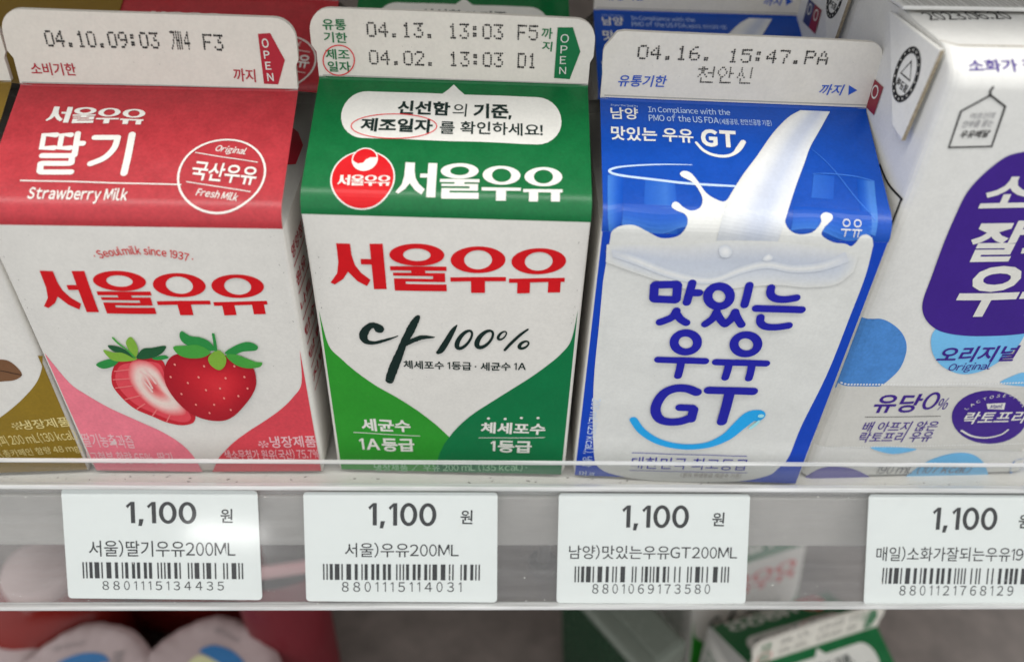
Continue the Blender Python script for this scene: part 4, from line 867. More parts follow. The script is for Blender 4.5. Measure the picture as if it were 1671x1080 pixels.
# ------------------------------------------------------------------ coffee carton at the left edge
def coffee_carton():
    sh = SH['K']; root = thing('milk_carton', 'gold and white coffee milk carton cut off at the left edge, front row', 'milk carton', ROW1)
    goldroof = paper('gold_board', (120, 94, 30), k=1.15, rough=0.36)
    body, roof, fin = build_carton('K', root, WHITE, goldroof, WHITE_FIN, SHADED_WHITE, lambda s: fin_rounded(s))
    cw = [(29.04, 37.50), (27.59, 33.63), (25.22, 29.73), (21.60, 25.90), (17.45, 22.27), (13.32, 19.09), (7.77, 14.85), (3.14, 10.51), (-1.17, 4.87)]
    put(sh, 'gold_wedge', Flat().poly([(EDGE+.3, 0.5), (EDGE+.3, cw[0][1])] + catmull(cw, 5, False) + [(cw[-1][0], 0.5)]), GOLD, body, 1)
    text(sh, '냉장제품', [(17.87, 15.38), (28.68, 15.74), (18.95, 18.55)], GOLDTXT, body, 0.012)
    put(sh, 'snowflake_mark', snowflake([(16.81, 16.69)][0], 1.3), GOLDTXT, body, 3)
    text(sh, '커피 200 mL(130 kcal)', [(9.78, 10.01), (28.96, 10.95), (11.13, 13.84)], GOLDTXT, body, 0.004)
    text(sh, '카페인 함유(총카페인 함량 48 mg)', [(0.46, 5.27), (28.87, 6.67), (1.71, 8.42)], GOLDTXT, body, 0.004)
    bean = fresh('bean_ink', (104, 72, 48)); bean2 = fresh('bean_dark_ink', (58, 38, 26))
    put(sh, 'coffee_bean_print', Flat().smooth([(16.53, 35.08), (19.07, 36.94), (21.39, 36.82), (22.69, 35.08), (23.12, 32.54), (21.35, 31.09), (18.84, 30.77), (16.07, 31.08)]), bean, body, 2)
    put(sh, 'coffee_bean_print', Flat().stroke([(16.64, 34.07, 0.24), (18.97, 33.94, 0.24), (21.09, 33.15, 0.29), (22.98, 32.41, 0.24)]), bean2, body, 3)
    put(sh, 'brand_lettering', wordmark().boxmap([(-24, 48), (24, 48), (-20, 58)]), RED, body, 2)
    side_print(root, sh, 1, fresh('brown_side_ink', (90, 66, 34)), 9)
    return root

# ------------------------------------------------------------------ the setting: cooler shelf and the shelf below
SHELF = painted_metal('shelf_paint', (208, 205, 199)); LOWER = painted_metal('lower_shelf_paint', (136, 125, 118), grime=0.45)
def box(name, x0, x1, y0, y1, z0, z1, mat, parent=None, bev=0.0):
    bm = bmesh.new(); bmesh.ops.create_cube(bm, size=1)
    for v in bm.verts: v.co = ((x0 + (v.co.x+.5)*(x1-x0))*MM, (y0 + (v.co.y+.5)*(y1-y0))*MM, (z0 + (v.co.z+.5)*(z1-z0))*MM)
    if bev: bmesh.ops.bevel(bm, geom=bm.edges[:], offset=bev*MM, segments=3, affect='EDGES', profile=0.5)
    return link_bm(name, bm, mat, parent)
shelf = box('shelf', -260, 320, -4.6, 330, -2.6, -0.8, SHELF, bev=0.3); shelf['kind'] = 'structure'
box('shelf_lip', -260, 320, -7.2, -4.7, -20.2, -0.9, SHELF, shelf, 0.5)
upper = box('unseen_upper_shelf', -260, 320, -4.6, 330, 216.4, 218.2, SHELF, bev=0.3); upper['kind'] = 'structure'  # out of view, added to shade the second row
box('shelf_lip', -260, 320, -7.2, -4.7, 198.8, 218.1, SHELF, upper, 0.5)  # lip of the added shelf, cuts off the strip lamp
lower = box('lower_shelf', -420, 520, -30, 330, -224, -220, LOWER, bev=0.5); lower['kind'] = 'structure'
back = box('back_wall', -420, 520, 331, 336, -300, 250, LOWER); back['kind'] = 'structure'

# ------------------------------------------------------------------ clear guard and ticket rail
CLEAR = clear_plastic('clear_guard', haze=0.05, rough=0.06)
RAILP = clear_plastic('rail_plastic', tint=(0.95, 0.945, 0.94), haze=0.055, rough=0.16)
RAILF = clear_plastic('rail_cover', tint=(0.99, 0.99, 0.99), haze=0.008, rough=0.085)
EDGEP = clear_plastic('rail_edge', tint=(0.82, 0.83, 0.82), haze=0.6, rough=0.15)
guard = thing('shelf_guard', 'low clear plastic guard strip along the front of the shelf', 'shelf guard')
box('guard_panel', -260, 320, -6.6, -5.6, 1.0, 10.4, CLEAR, guard)
box('guard_edge', -260, 320, -6.7, -5.5, 10.4, 10.9, EDGEP, guard, 0.2)
box('guard_foot', -260, 320, -6.7, -4.8, -0.4, 0.8, EDGEP, guard, 0.2)
rs = SH['T']
rail = thing('price_rail', 'slanted clear plastic price rail holding four white tickets', 'price rail')
def slab(name, u0, u1, s0, s1, o0, o1, mat, parent, bev=0):
    V = [rs.at(u, s, o) for o in (o0, o1) for u, s in ((u0, s0), (u1, s0), (u1, s1), (u0, s1))]
    F = [(0, 3, 2, 1), (4, 5, 6, 7), (0, 1, 5, 4), (1, 2, 6, 5), (2, 3, 7, 6), (3, 0, 4, 7)]
    o = link_mesh(name, V, F, mat, parent)
    if bev:
        bm = bmesh.new(); bm.from_mesh(o.data); bmesh.ops.recalc_face_normals(bm, faces=bm.faces[:])
        bmesh.ops.bevel(bm, geom=bm.edges[:], offset=bev*MM, segments=3, affect='EDGES', profile=0.5); bm.to_mesh(o.data); bm.free()
    return o
slab('back_sheet', -260, 320, -29.3, -0.2, -1.2, -0.5, RAILP, rail)
slab('front_cover', -260, 320, -28.6, -0.9, 1.3, 1.8, RAILF, rail)
slab('top_bead', -260, 320, -0.2, 0.9, -1.4, 1.6, EDGEP, rail, 0.35)
slab('bottom_bead', -260, 320, -30.2, -29.3, -1.2, 1.9, EDGEP, rail, 0.3)
# dust and crumbs caught on the plastic
dustm = painted_metal('dust', (214, 212, 205), rough=0.8)
f = Flat(); rr2 = random.Random(3)
for k in range(330):
    u = rr2.uniform(-115, 150); s = rr2.choice((rr2.uniform(-28.5, -1), rr2.uniform(-28.5, -22), rr2.uniform(-2.0, -0.9)))
    r = 0.05 + 0.13 * rr2.random() ** 3
    f.disc((u, s), r * rr2.uniform(.7, 1.7), r, 6)
d = put(rs, 'dust_specks', f, dustm, rail, 53); d['kind'] = 'stuff'
f = Flat(); dirtm = painted_metal('dirt', (84, 80, 72), rough=0.9)
class ShelfTop:
    def at(self, u, s, off=0): return (u, s, -0.8 + off)
for k in range(160):
    u = rr2.uniform(-115, 150); s = rr2.uniform(-4.4, -0.3); r = 0.05 + 0.16 * rr2.random() ** 3
    f.disc((u, s), r * rr2.uniform(1, 3.5), r, 6, rr2.uniform(-.6, .6))
d = put(ShelfTop(), 'dirt_specks', f, dirtm, shelf, 1); d['kind'] = 'stuff'

# ------------------------------------------------------------------ price tickets
CARD = paper('ticket_card', (213, 218, 215), k=0.98, rough=0.45, mott=0.015, bump=0.02)
PRINT = paper('ticket_print', (26, 28, 30), k=1.0, rough=0.5, mott=0.02, bump=0.02)
TICKETS = [
 ('under the strawberry carton', [(-92.07, -0.45), (-46.05, -0.71), (-91.86, -27.76), (-45.55, -28.28)], '8801115134435', '서울)딸기우유200ML', [(-77.19, -9.50), (-60.62, -9.62), (-76.91, -3.41)], [(-54.99, -8.68), (-52.08, -8.75), (-54.88, -5.16)], [(-86.37, -17.27), (-51.60, -17.40), (-86.16, -13.04)], [(-88.10, -22.69), (-49.92, -22.93), (-87.89, -18.59)], [(-83.61, -25.65), (-54.64, -25.83), (-83.49, -23.32)]),
 ('under the plain green carton', [(-35.15, -0.97), (11.50, -0.94), (-34.89, -28.61), (11.73, -28.99)], '8801115114031', '서울)우유200ML', [(-19.71, -9.98), (-3.27, -10.10), (-19.66, -3.51)], [(2.52, -8.85), (5.49, -8.92), (2.49, -5.29)], [(-25.39, -17.38), (2.21, -17.43), (-25.35, -13.56)], [(-30.72, -23.09), (7.44, -23.26), (-30.66, -19.02)], [(-26.23, -26.17), (2.95, -26.27), (-26.20, -23.57)]),
 ('under the blue carton', [(26.39, -1.03), (73.41, -1.16), (26.45, -29.17), (73.74, -29.39)], '8801069173580', '남양)맛있는우유GT200ML', [(41.98, -10.39), (58.51, -10.43), (41.76, -3.92)], [(64.24, -9.24), (67.30, -9.31), (64.07, -5.72)], [(29.21, -17.80), (70.96, -17.93), (29.11, -14.10)], [(30.72, -23.74), (69.19, -23.84), (30.62, -19.62)], [(35.22, -26.70), (64.64, -26.81), (35.14, -24.14)]),
 ('under the brick carton, cut off', [(103.06, -1.04), (151.65, -1.17), (103.81, -29.60), (152.85, -30.00)], '8801121768129', '매일)소화가잘되는우유190ML', [(119.42, -10.78), (135.97, -10.82), (118.85, -4.21)], [(141.40, -9.62), (144.55, -9.69), (141.04, -5.96)], [(106.00, -18.30), (150.51, -18.43), (105.70, -14.39)], [(107.94, -24.17), (147.64, -24.35), (107.61, -19.99)], [(112.64, -27.25), (141.92, -27.37), (112.43, -24.58)]),
]
for where, c, ean, pname, q1, q2, q3, q4, q5 in TICKETS:
    root = thing('price_ticket', 'white 1,100 price ticket with barcode, ' + where, 'price ticket', 'price tickets in the rail')
    tl, tr, bl, br = c; r = 0.9
    def corner(p, dx, dy, a0): return [(p[0] + dx*r + r*math.cos(a0 - math.pi/2*k/4), p[1] + dy*r + r*math.sin(a0 - math.pi/2*k/4)) for k in range(5)]
    out = corner(tl, 1, -1, math.pi) + corner(tr, -1, -1, math.pi/2) + corner(br, -1, 1, 0) + corner(bl, 1, 1, -math.pi/2)
    fr = [rs.at(u, s, 0.15) for u, s in out]; bk = [rs.at(u, s, -0.15) for u, s in out]; k = len(out)
    link_mesh('card', fr + bk, [tuple(range(k))[::-1], tuple(range(k, 2*k))] + [(i, (i+1) % k, k + (i+1) % k, k+i) for i in range(k)], CARD, root)
    text(rs, '1,100', q1, PRINT, root, 0.028, layer=5, name='price')
    text(rs, '원', q2, PRINT, root, 0.016, layer=5, name='currency_mark')
    text(rs, pname, q3, PRINT, root, 0.006, layer=5, name='product_name')
    put(rs, 'barcode', barcode(ean).boxmap(q4), PRINT, root, 5)
    text(rs, ' '.join(ean), q5, PRINT, root, 0.004, layer=5, name='barcode_number')

# ------------------------------------------------------------------ cartons in rows
straw = strawberry_carton(); straw.matrix_world = placed('P')
green = green_carton(); green.matrix_world = placed('G')
blue = blue_carton(); blue.matrix_world = placed('B')
coffee = coffee_carton(); coffee.matrix_world = placed('K')
for src, key, dx, dy, da, lab in ((straw, 'P', -0.4, 62, 0.3, 'strawberry milk carton in the second row, right behind the red-roofed front carton'),
                                  (green, 'G', 1.0, 61.5, 0.6, 'green-roofed carton in the second row, mostly hidden behind the front one'),
                                  (blue, 'B', 5.6, 61.5, 1.6, 'blue-roofed milk carton in the second row, its roof showing above the front fin'),
                                  (coffee, 'K', 1.0, 60.5, -2.2, 'coffee carton with gold roof in the second row, dark at the top left corner')):
    o = copy_tree(src); o.matrix_world = placed(key, dx, dy, da); tag(o, lab, 'milk carton', ROW2)

# ------------------------------------------------------------------ lactose-free brick carton
PURPLE = paper('purple_ink', (54, 26, 118), k=1.35, rough=0.36); SKYBLUE = paper('sky_blue_ink', (104, 168, 214), k=1.35); MIDBLUE = paper('watercolour_blue_ink', (66, 120, 182), k=1.35, mott=0.12)
BRICKW = paper('brick_board', (194, 193, 189), k=1.42, rough=0.34, spec=0.45, bump=0.14); BAND = paper('grey_band_ink', (178, 176, 170)); GREYTXT = paper('grey_ink', (104, 104, 108)); DOTS = paper('pale_dot_ink', (206, 205, 200)); SOFTNAVY = paper('dull_navy_ink', (84, 78, 142))
SEAMEDGE = paper('raw_board_edge', (150, 138, 118), k=1.2, mott=0.25)
def brick_carton():
    sh = SH['M']; ss = SH['S']; BW, BD = 59.5, 46.0
    root = thing('brick_carton', 'white lactose-free milk brick with purple panel and blue blobs, cut off at the right', 'milk carton', ROW1)
    svals = sorted(set([q[0] for q in sh.pr] + [8*k for k in range(1, 13)]))
    U = [0, .12, .5, 1.2, 2.6, 10, 20, BW/2, BW-20, BW-10, BW-2.6, BW-1.2, BW-.5, BW-.12, BW]
    V = [sh.at(u, s) for s in svals for u in U]; n = len(svals); F = [(j*15+i, j*15+i+1, j*15+i+16, j*15+i+15) for j in range(n-1) for i in range(14)]
    b0 = len(V)
    V += [(x, BD - y, z) for (x, y, z) in V[:b0]]
    F += [(b0+a, b0+b, b0+c, b0+d) for d, c, b, a in F]
    for i in range(0, 15, 14):           # ends
        for j in range(n-1): F.append((j*15+i, (j+1)*15+i, b0+(j+1)*15+i, b0+j*15+i))
    F.append((0, 14, b0+14, b0))
    body = link_mesh('body', V, F, BRICKW, root, smooth=False)
    for p in body.data.polygons: p.use_smooth = abs(p.normal.x) < 0.5
    seam = box('top_seam', -1.5, BW + 1.5, BD/2 - 1.2, BD/2 + 5.5, 109.4, 110.2, BRICKW, root, 0.3)
    f = Flat()
    for k in range(60): f.stroke([(k + random.uniform(-.3, .3), 0), (k + random.uniform(-.3, .3), 5)], 0.25, cap=False)
    class SeamTop:
        def at(self, u, s, off=0): return (u, BD/2 - 0.8 + s, 110.2 + off)
    put(SeamTop(), 'seal_ribs', f, SHADED_WHITE, seam, 2)
    # folded ear on the left side
    def ear(front):
        a, b, c, d = [ss.at(u, s) for u, s in front]
        t = 0.8
        off = [(-0.6, 0, 0), (-0.6, 0, 0), (-1.2, 0, 0), (-1.2, 0, 0)]
        P = [(p[0]+o[0], p[1], p[2]) for p, o in zip((a, b, c, d), off)]; Q = [(p[0]-t, p[1], p[2]) for p in P]
        m = link_mesh('folded_ear', P + Q, [(0, 1, 2, 3), (7, 6, 5, 4), (0, 4, 5, 1), (1, 5, 6, 2), (2, 6, 7, 3), (3, 7, 4, 0)], BRICKW, root)
        bm = bmesh.new(); bm.from_mesh(m.data); bmesh.ops.recalc_face_normals(bm, faces=bm.faces[:]); bmesh.ops.bevel(bm, geom=bm.edges[:], offset=0.28*MM, segments=2, affect='EDGES', profile=0.5); bm.to_mesh(m.data); bm.free()
        e = Flat()
        V = [(p[0]-0.05*k, p[1]-0.06, p[2]) for k in (1,) for p in (P[0], P[3], Q[3], Q[0])]
        link_mesh('raw_edge', V, [(0, 1, 2, 3)], SEAMEDGE, m)
        return m
    em = ear([(5.0, 107.6), (27.0, 107.8), (11.0, 90.6), (6.0, 89.8)])
    put(sh, 'raw_edge', Flat().stroke([(0.0, 111.2), (20, 111.1), (40, 111.3), (BW, 111.1)], 0.35, cap=False), SEAMEDGE, body, 1)
    class EarFace:
        def at(self, u, s, off=0): p = ss.at(u, s); return (p[0] - 1.4 - 0.6*(107.7-s)/17 - off, p[1], p[2])
    ef = EarFace(); c = (12.6, 100.2)
    put(ef, 'recycling_mark', Flat().ring(c, 4.4, 5.2, 1.25), BLACK, em, 1)
    put(ef, 'recycling_mark', Flat().stroke([(c[0], c[1]+2.6), (c[0]-2.0, c[1]-0.4), (c[0]+2.0, c[1]-0.4)], 0.5, n=1, closed=True), BLACK, em, 1)
    put(ef, 'recycling_mark', text_flat('멸균팩', 0.02).boxmap([(c[0]-2.2, c[1]-2.9), (c[0]+2.2, c[1]-2.9), (c[0]-2.2, c[1]-1.3)]), BLACK, em, 1)
    rl = [Flat() for _ in range(2)]
    for k in range(18):
        a = 2*math.pi*k/18; rl[0].disc((c[0]+3.8*math.cos(a), c[1]+4.6*math.sin(a)), 0.22, n=6)
    put(ef, 'recycling_mark', rl[0], WHITE_INK, em, 3)
    # left side: certification square and boxed text
    put(ss, 'certification_mark', Flat().poly([(27, 88), (32, 88), (32, 94), (27, 94)]), paper('cert_blue_ink', (44, 52, 92)), body, 1)
    put(ss, 'certification_mark', Flat().poly([(22, 88), (27, 88), (27, 94), (22, 94)]), paper('cert_red_ink', (120, 34, 46)), body, 1)
    put(ss, 'certification_mark', Flat().ring((29.5, 92), 1.4, 1.4, .35).ring((24.5, 92), 1.4, 1.4, .35), WHITE_INK, body, 3)
    fr = [(13.51, 81.02), (8.17, 79.35), (1.81, 79.26), (1.28, 66.08), (0.91, 48.66), (1.88, 25.60)]
    f = Flat().stroke([fr[0], fr[1], fr[2]], 0.5, n=4, cap=False); put(ss, 'box_rule', f, BLACK, body, 2)
    f = Flat().stroke([(2.2, fr[2][1]), (2.2, 14)], 0.5, cap=False); put(ss, 'box_rule', f, BLACK, body, 3)
    for k in range(7): put(ss, 'box_text', text_flat(('교환', '반품', '직사광선', '영양', '정보', '원유', '국산')[k], 0.01).boxmap([(4, 68 - 7.5*k), (18, 68 - 7.5*k), (4, 72.5 - 7.5*k)]), GREYTXT if k > 2 else BLACK, body, 2)
    f = Flat()
    for k in range(9): f.stroke([(2.4, 18 + 5*k), (9, 18 + 5*k)], 0.3, cap=False)
    put(ss, 'box_rule', f, BLACK, body, 2)
    # front
    top = [(10.61, 70.05), (10.60, 76.89), (10.93, 81.93), (12.56, 85.81), (15.50, 89.51), (18.69, 90.64)]
    bot = [(10.03, 72.92), (11.05, 61.94), (11.51, 55.72), (13.25, 51.89), (16.34, 48.95), (20.15, 47.34), (27.11, 46.42), (34.23, 46.63), (37.86, 47.24)]
    left = catmull(top[::-1] + bot[1:], 5, False)
    right = [(BW - p[0], p[1] + 0.0) for p in left][::-1]
    put(sh, 'purple_panel', Flat().poly([p for p in left if p[0] <= BW/2] + [p for p in right if p[0] > BW/2]), PURPLE, body, 3)
    text(sh, '소화가', [(14.44, 77.62), (43.80, 78.44), (12.75, 85.84)], WHITE_INK, body, 0.03, 0.04, layer=5)
    text(sh, '잘되는', [(15.86, 65.93), (49.49, 66.84), (13.09, 75.65)], WHITE_INK, body, 0.03, 0.04, layer=5)
    text(sh, '우유', [(18.47, 51.83), (45.53, 52.38), (17.26, 65.03)], WHITE_INK, body, 0.03, 0.04, layer=5)
    put(sh, 'blue_blob', Flat().smooth([(18.65, 49.95), (16.92, 48.09), (17.14, 45.25), (19.23, 41.08), (22.83, 37.46), (27.76, 35.12), (31.59, 35.48), (34.62, 37.71), (37.82, 42.23), (38.25, 46.40), (37.47, 49.17), (28.96, 51.21)]), SKYBLUE, body, 2)
    text(sh, '오리지널', [(20.38, 38.84), (38.66, 38.95), (19.73, 43.53)], PURPLE, body, 0.022, 0.06, layer=5)
    text(sh, 'Original', [(24.28, 35.49), (34.22, 35.88), (23.54, 38.46)], PURPLE, body, 0.004, 0.06, layer=5)
    mb = [(0.36, 50.60), (3.89, 51.13), (7.67, 49.23), (10.74, 46.22), (12.63, 42.40), (13.07, 37.43), (11.76, 33.79), (9.53, 31.16), (3.41, 29.84)]
    put(sh, 'blue_blob', Flat().poly([(0.35, mb[-1][1]), (0.35, mb[0][1])] + catmull(mb, 5, False)), MIDBLUE, body, 1)
    bt = [(2.10, 31.45), (14.30, 31.33), (31.75, 30.93), (45.69, 30.14)]; bb = [(2.37, 11.23), (21.58, 10.28), (40.64, 9.23), (55.77, 8.07)]
    put(sh, 'grey_band', Flat().poly([(0.5, bb[0][1]), (0.5, bt[0][1])] + bt + [(BW-.5, bt[-1][1]), (BW-.5, bb[-1][1])] + bb[::-1]), BAND, body, 3)
    f = Flat()
    for k in range(80):
        u = 1.0 + k*0.72; f.disc((u, bt[0][1]+0.55), 0.26, n=8); f.disc((u, bb[0][1]-0.35), 0.2, n=8)
    put(sh, 'dotted_line', f, DOTS, body, 4)
    text(sh, '유당', [(10.56, 22.71), (21.63, 22.84), (9.75, 28.96)], PURPLE, body, 0.024, 0.05, layer=5)
    text(sh, '0', [(22.14, 23.67), (25.90, 23.80), (20.16, 29.43)], PURPLE, body, 0.016, 0.06, layer=5); text(sh, '%', [(26.13, 23.58), (28.65, 23.76), (24.85, 27.32)], PURPLE, body, 0.01, 0.1, layer=5)
    put(sh, 'rule_line', Flat().stroke([(9.62, 21.39), (28.41, 21.44)], 0.18, cap=False), BLACK, body, 5)
    text(sh, '배 아프지 않은', [(10.15, 16.32), (28.92, 16.28), (9.35, 19.83)], PURPLE, body, 0.012, 0.06, layer=5)
    text(sh, '락토프리 우유', [(10.36, 12.49), (28.94, 12.46), (9.41, 16.22)], PURPLE, body, 0.012, 0.06, layer=5)
    ce = [(50.87, 20.38), (49.85, 22.20), (48.50, 23.94), (46.89, 25.54), (45.08, 26.94), (43.13, 28.09), (41.10, 28.99), (39.07, 29.57), (37.13, 29.82), (35.36, 29.70), (33.81, 29.24), (32.53, 28.47), (31.54, 27.42), (30.89, 26.12), (30.62, 24.60), (30.76, 22.90), (31.29, 21.11), (32.20, 19.28), (33.46, 17.48), (35.04, 15.78), (36.88, 14.25), (38.90, 12.97), (41.00, 11.99), (43.11, 11.37), (45.14, 11.12), (47.02, 11.25), (48.66, 11.75), (50.00, 12.60), (50.99, 13.76), (51.58, 15.17), (51.76, 16.79), (51.52, 18.55)]
    put(sh, 'purple_seal', Flat().poly(ce), PURPLE, body, 5)
    text(sh, '락토프리', [(34.47, 18.58), (50.26, 18.39), (32.95, 22.88)], WHITE_INK, body, 0.016, 0.04, layer=7)
    sc = (sum(p[0] for p in ce)/32, sum(p[1] for p in ce)/32); srx = (max(p[0] for p in ce) - min(p[0] for p in ce))/2; sry = (max(p[1] for p in ce) - min(p[1] for p in ce))/2
    arc_text(sh, 'LACTOSE-FREE', sc, srx*.74, sry*.74, 152, 30, 0.95, WHITE_INK, body, 0.008, 7)
    put(sh, 'seal_flag', Flat().poly([(38.24, 25.44), (43.02, 25.52), (43.63, 23.25), (39.31, 23.65)]), WHITE_INK, body, 7)
    text(sh, 'Maeil', [(39.70, 23.83), (42.80, 23.89), (39.12, 25.19)], PURPLE, body, 0.01, layer=9)
    put(sh, 'smile_mark', Flat().stroke([(35.62, 16.35), (39.20, 14.22), (43.20, 13.42), (46.59, 14.43), (47.75, 16.14)], 0.5), WHITE_INK, body, 7)
    put(sh, 'blue_blob', Flat().smooth([(27.54, -4.09), (28.65, 0.99), (32.03, 5.52), (37.42, 7.85), (42.85, 6.94), (48.01, 2.21), (51.71, -6.35), (40.99, -7.90)]), SKYBLUE, body, 2)
    put(sh, 'blue_blob', Flat().smooth([(61.72, -8.77), (55.51, 0.11), (55.30, 4.69), (61.03, 3.93), (66.04, -1.28), (68.24, -9.00)]), MIDBLUE, body, 2)
    put(sh, 'blue_blob', Flat().smooth([(14.42, 10.60), (21.12, 8.06), (26.72, 9.70), (20.21, 10.67)]), SKYBLUE, body, 4)
    put(sh, 'blue_blob', Flat().smooth([(38.81, 32.10), (40.83, 34.15), (43.40, 35.14), (48.06, 33.85), (48.88, 30.81), (43.47, 30.98)]), SKYBLUE, body, 2)
    put(sh, 'blue_blob', Flat().smooth([(1.17, -4.34), (1.63, 0.72), (5.15, 3.55), (11.58, 2.92), (17.70, -0.51), (21.04, -4.53), (11.54, -5.42)]), SOFTNAVY, body, 2)
    text(sh, '190 mL (107 kcal)', [(18.64, 0.23), (44.16, -0.25), (17.67, 4.18)], GREYTXT, body, 0.0, 0.06, layer=5)
    put(sh, 'tag_outline', Flat().stroke([(3.79, 91.32), (3.40, 98.40), (7.68, 101.43), (11.30, 99.35), (11.95, 91.62)], 0.42, n=1, closed=True), BLACK, body, 2)
    put(sh, 'tag_outline', Flat().stroke([(7.72, 101.31), (7.32, 102.15), (7.57, 102.86)], 0.4), BLACK, body, 3)
    text(sh, '어르신의', [(5.47, 96.96), (9.91, 97.13), (5.23, 98.13)], GREYTXT, body, 0.0, 0.15); text(sh, '안부를 묻는', [(4.62, 95.29), (10.34, 95.54), (4.34, 96.60)], GREYTXT, body, 0.0, 0.15); text(sh, '우유배달', [(4.97, 93.19), (10.38, 93.43), (4.62, 94.69)], BLACK, body, 0.02, 0.15)
    text(sh, '소화가 잘되는', [(2.80, 105.34), (22.03, 105.72), (3.66, 107.84)], PURPLE, body, 0.02)
    put(sh, 'date_stamp', text_flat('2023.06.20', 0.0).boxmap([(2.79, 123.67), (20.28, 125.05), (5.37, 128.14)]), STAMP, body, 2)
    return root
brick = brick_carton(); brick.matrix_world = placed('M')
o = copy_tree(brick); o.matrix_world = placed('M', 3.5, 51, -1.0); tag(o, 'lactose-free milk brick in the second row, only its left side and ear showing', 'milk carton', ROW2)

# ------------------------------------------------------------------ goods on the shelf below, out of focus
def lower_copy(src, loc, rx, ry, rz, label):
    o = copy_tree(src)
    o.matrix_world = Matrix.Translation([v*MM for v in loc]) @ Matrix.Rotation(math.radians(rz), 4, 'Z') @ Matrix.Rotation(math.radians(ry), 4, 'Y') @ Matrix.Rotation(math.radians(rx), 4, 'X') @ Matrix.Translation((0, -W/2*MM, 0))
    # the same print runs on the back: turn copies of the roof prints round
    for part in list(o.children):
        if part.name.startswith('roof'):
            for ch in list(part.children):
                c = ch.copy(); COL.objects.link(c); c.parent = part
                c.matrix_local = Matrix.Translation((0, W/2*MM, 0)) @ Matrix.Rotation(math.pi, 4, 'Z') @ Matrix.Translation((0, -W/2*MM, 0))
    return tag(o, label, 'milk carton', 'green cartons on the lower shelf')

lower_copy(green, (139, 23, -219.5), -3, 0, 17, 'green-roofed carton on the lower shelf, its white fin slanting up to the right')
lower_copy(green, (122, 84, -216), -12, 0, 19, 'green-roofed carton behind the slanting fin on the lower shelf')
# cups with peel-off film lids
CUPW = paper('cup_plastic', (190, 168, 164), k=1.1, rough=0.35); FILM = paper('film_lid', (186, 168, 166), k=1.1, rough=0.34, bump=0.3); FBLUE = paper('lid_blue', (60, 116, 168), k=1.2); FYEL = paper('lid_yellow', (206, 204, 160), k=1.2); FGREY = paper('lid_grey', (128, 122, 122), k=1.2)
def cup(loc, r, h, rz, tx, ty, label, seed):
    root = thing('dessert_cup', label, 'cup', 'film-lidded cups on the lower shelf')
    root.matrix_world = Matrix.Translation([v*MM for v in loc]) @ Matrix.Rotation(math.radians(tx), 4, 'X') @ Matrix.Rotation(math.radians(ty), 4, 'Y') @ Matrix.Rotation(math.radians(rz), 4, 'Z')
    prof = [(r*.02, 0), (r*.76, 0), (r*.8, 2), (r*.92, h-6), (r*.93, h-3), (r*1.0, h-2.6), (r*1.0, h-1.2), (r*.95, h-1.0)]
    n = 40; V = [(q[0]*math.cos(2*math.pi*k/n), q[0]*math.sin(2*math.pi*k/n), q[1]) for q in prof for k in range(n)]
    F = [(j*n+k, j*n+(k+1) % n, (j+1)*n+(k+1) % n, (j+1)*n+k) for j in range(len(prof)-1) for k in range(n)]
    link_mesh('cup_wall', V, F, CUPW, root, True)
    rg = random.Random(seed); n = 72; V = [(0, 0, h+.3)]; F = []
    rings = [(0.3, .2), (0.6, .1), (0.85, 0), (0.97, .1), (1.03, -.5), (1.12, -2.6)]
    ph = [rg.uniform(0, 6.28) for _ in range(5)]
    for q, dz in rings:
        for k in range(n):
            a = 2*math.pi*k/n; tab = max(0, 1 - abs((a - 4.2))/0.34) * .26
            wob = (0.012*math.sin(9*a+ph[0]) + 0.02*math.sin(5*a+ph[1])) * (q > 1)
            R = r*(q + wob + (tab if q > 1.05 else 0))
            V.append((R*math.cos(a), R*math.sin(a), h + .3 + dz + (.35*math.sin(23*a+ph[2]) + .5*math.sin(7*a+ph[3])) * (q > 0.9) + .25*math.sin(3*a+ph[4])*q + tab*5*(q > 1.05)))
    F += [(0, 1+k, 1+(k+1) % n) for k in range(n)]
    for j in range(len(rings)-1): F += [(1+j*n+k, 1+(j+1)*n+k, 1+(j+1)*n+(k+1) % n, 1+j*n+(k+1) % n) for k in range(n)]
    lid = link_mesh('film_lid', V, F, FILM, root, True)
    class Top:
        def at(self, u, s, off=0): return (u, s + 9, h + .75 + off*2)
    tp = Top()
    put(tp, 'lid_print', Flat().smooth([(-11, -1), (-8, 3.5), (0, 5.5), (8, 4), (12, 0), (9, 0), (6, -1), (-6, -1)]), FBLUE, lid, 1)
    put(tp, 'lid_print', Flat().smooth([(-9, -2), (9, -2), (10, -10), (0, -13), (-10, -10)]), FYEL if seed % 2 else FBLUE, lid, 1)
    put(tp, 'lid_print', text_flat('유통기한 04.20', 0.0).boxmap([(-12, 8), (0, 9), (-12, 10.5)]), FGREY, lid, 1)
    f = Flat()
    for k in range(4): f.stroke([(13, 3 - 2.2*k), (17, 3 - 2.2*k)], 0.9, cap=False)
    put(tp, 'lid_print', f, FGREY, lid, 1)
    return root
cup((-148.3, 30.8, -219.5), 26, 62, 8, 4, -3, 'film-lidded cup with a dark blue lid print, bottom left under the strawberry ticket', 2)
cup((-107.7, 35.8, -219.5), 25.5, 60, -28, 5, 6, 'film-lidded cup with blue and pale yellow lid print, right of the other cup', 3)
cup((-195.4, 40.8, -219.5), 26, 54, 60, -6, -8, 'film-lidded cup cut off at the bottom left corner', 5)
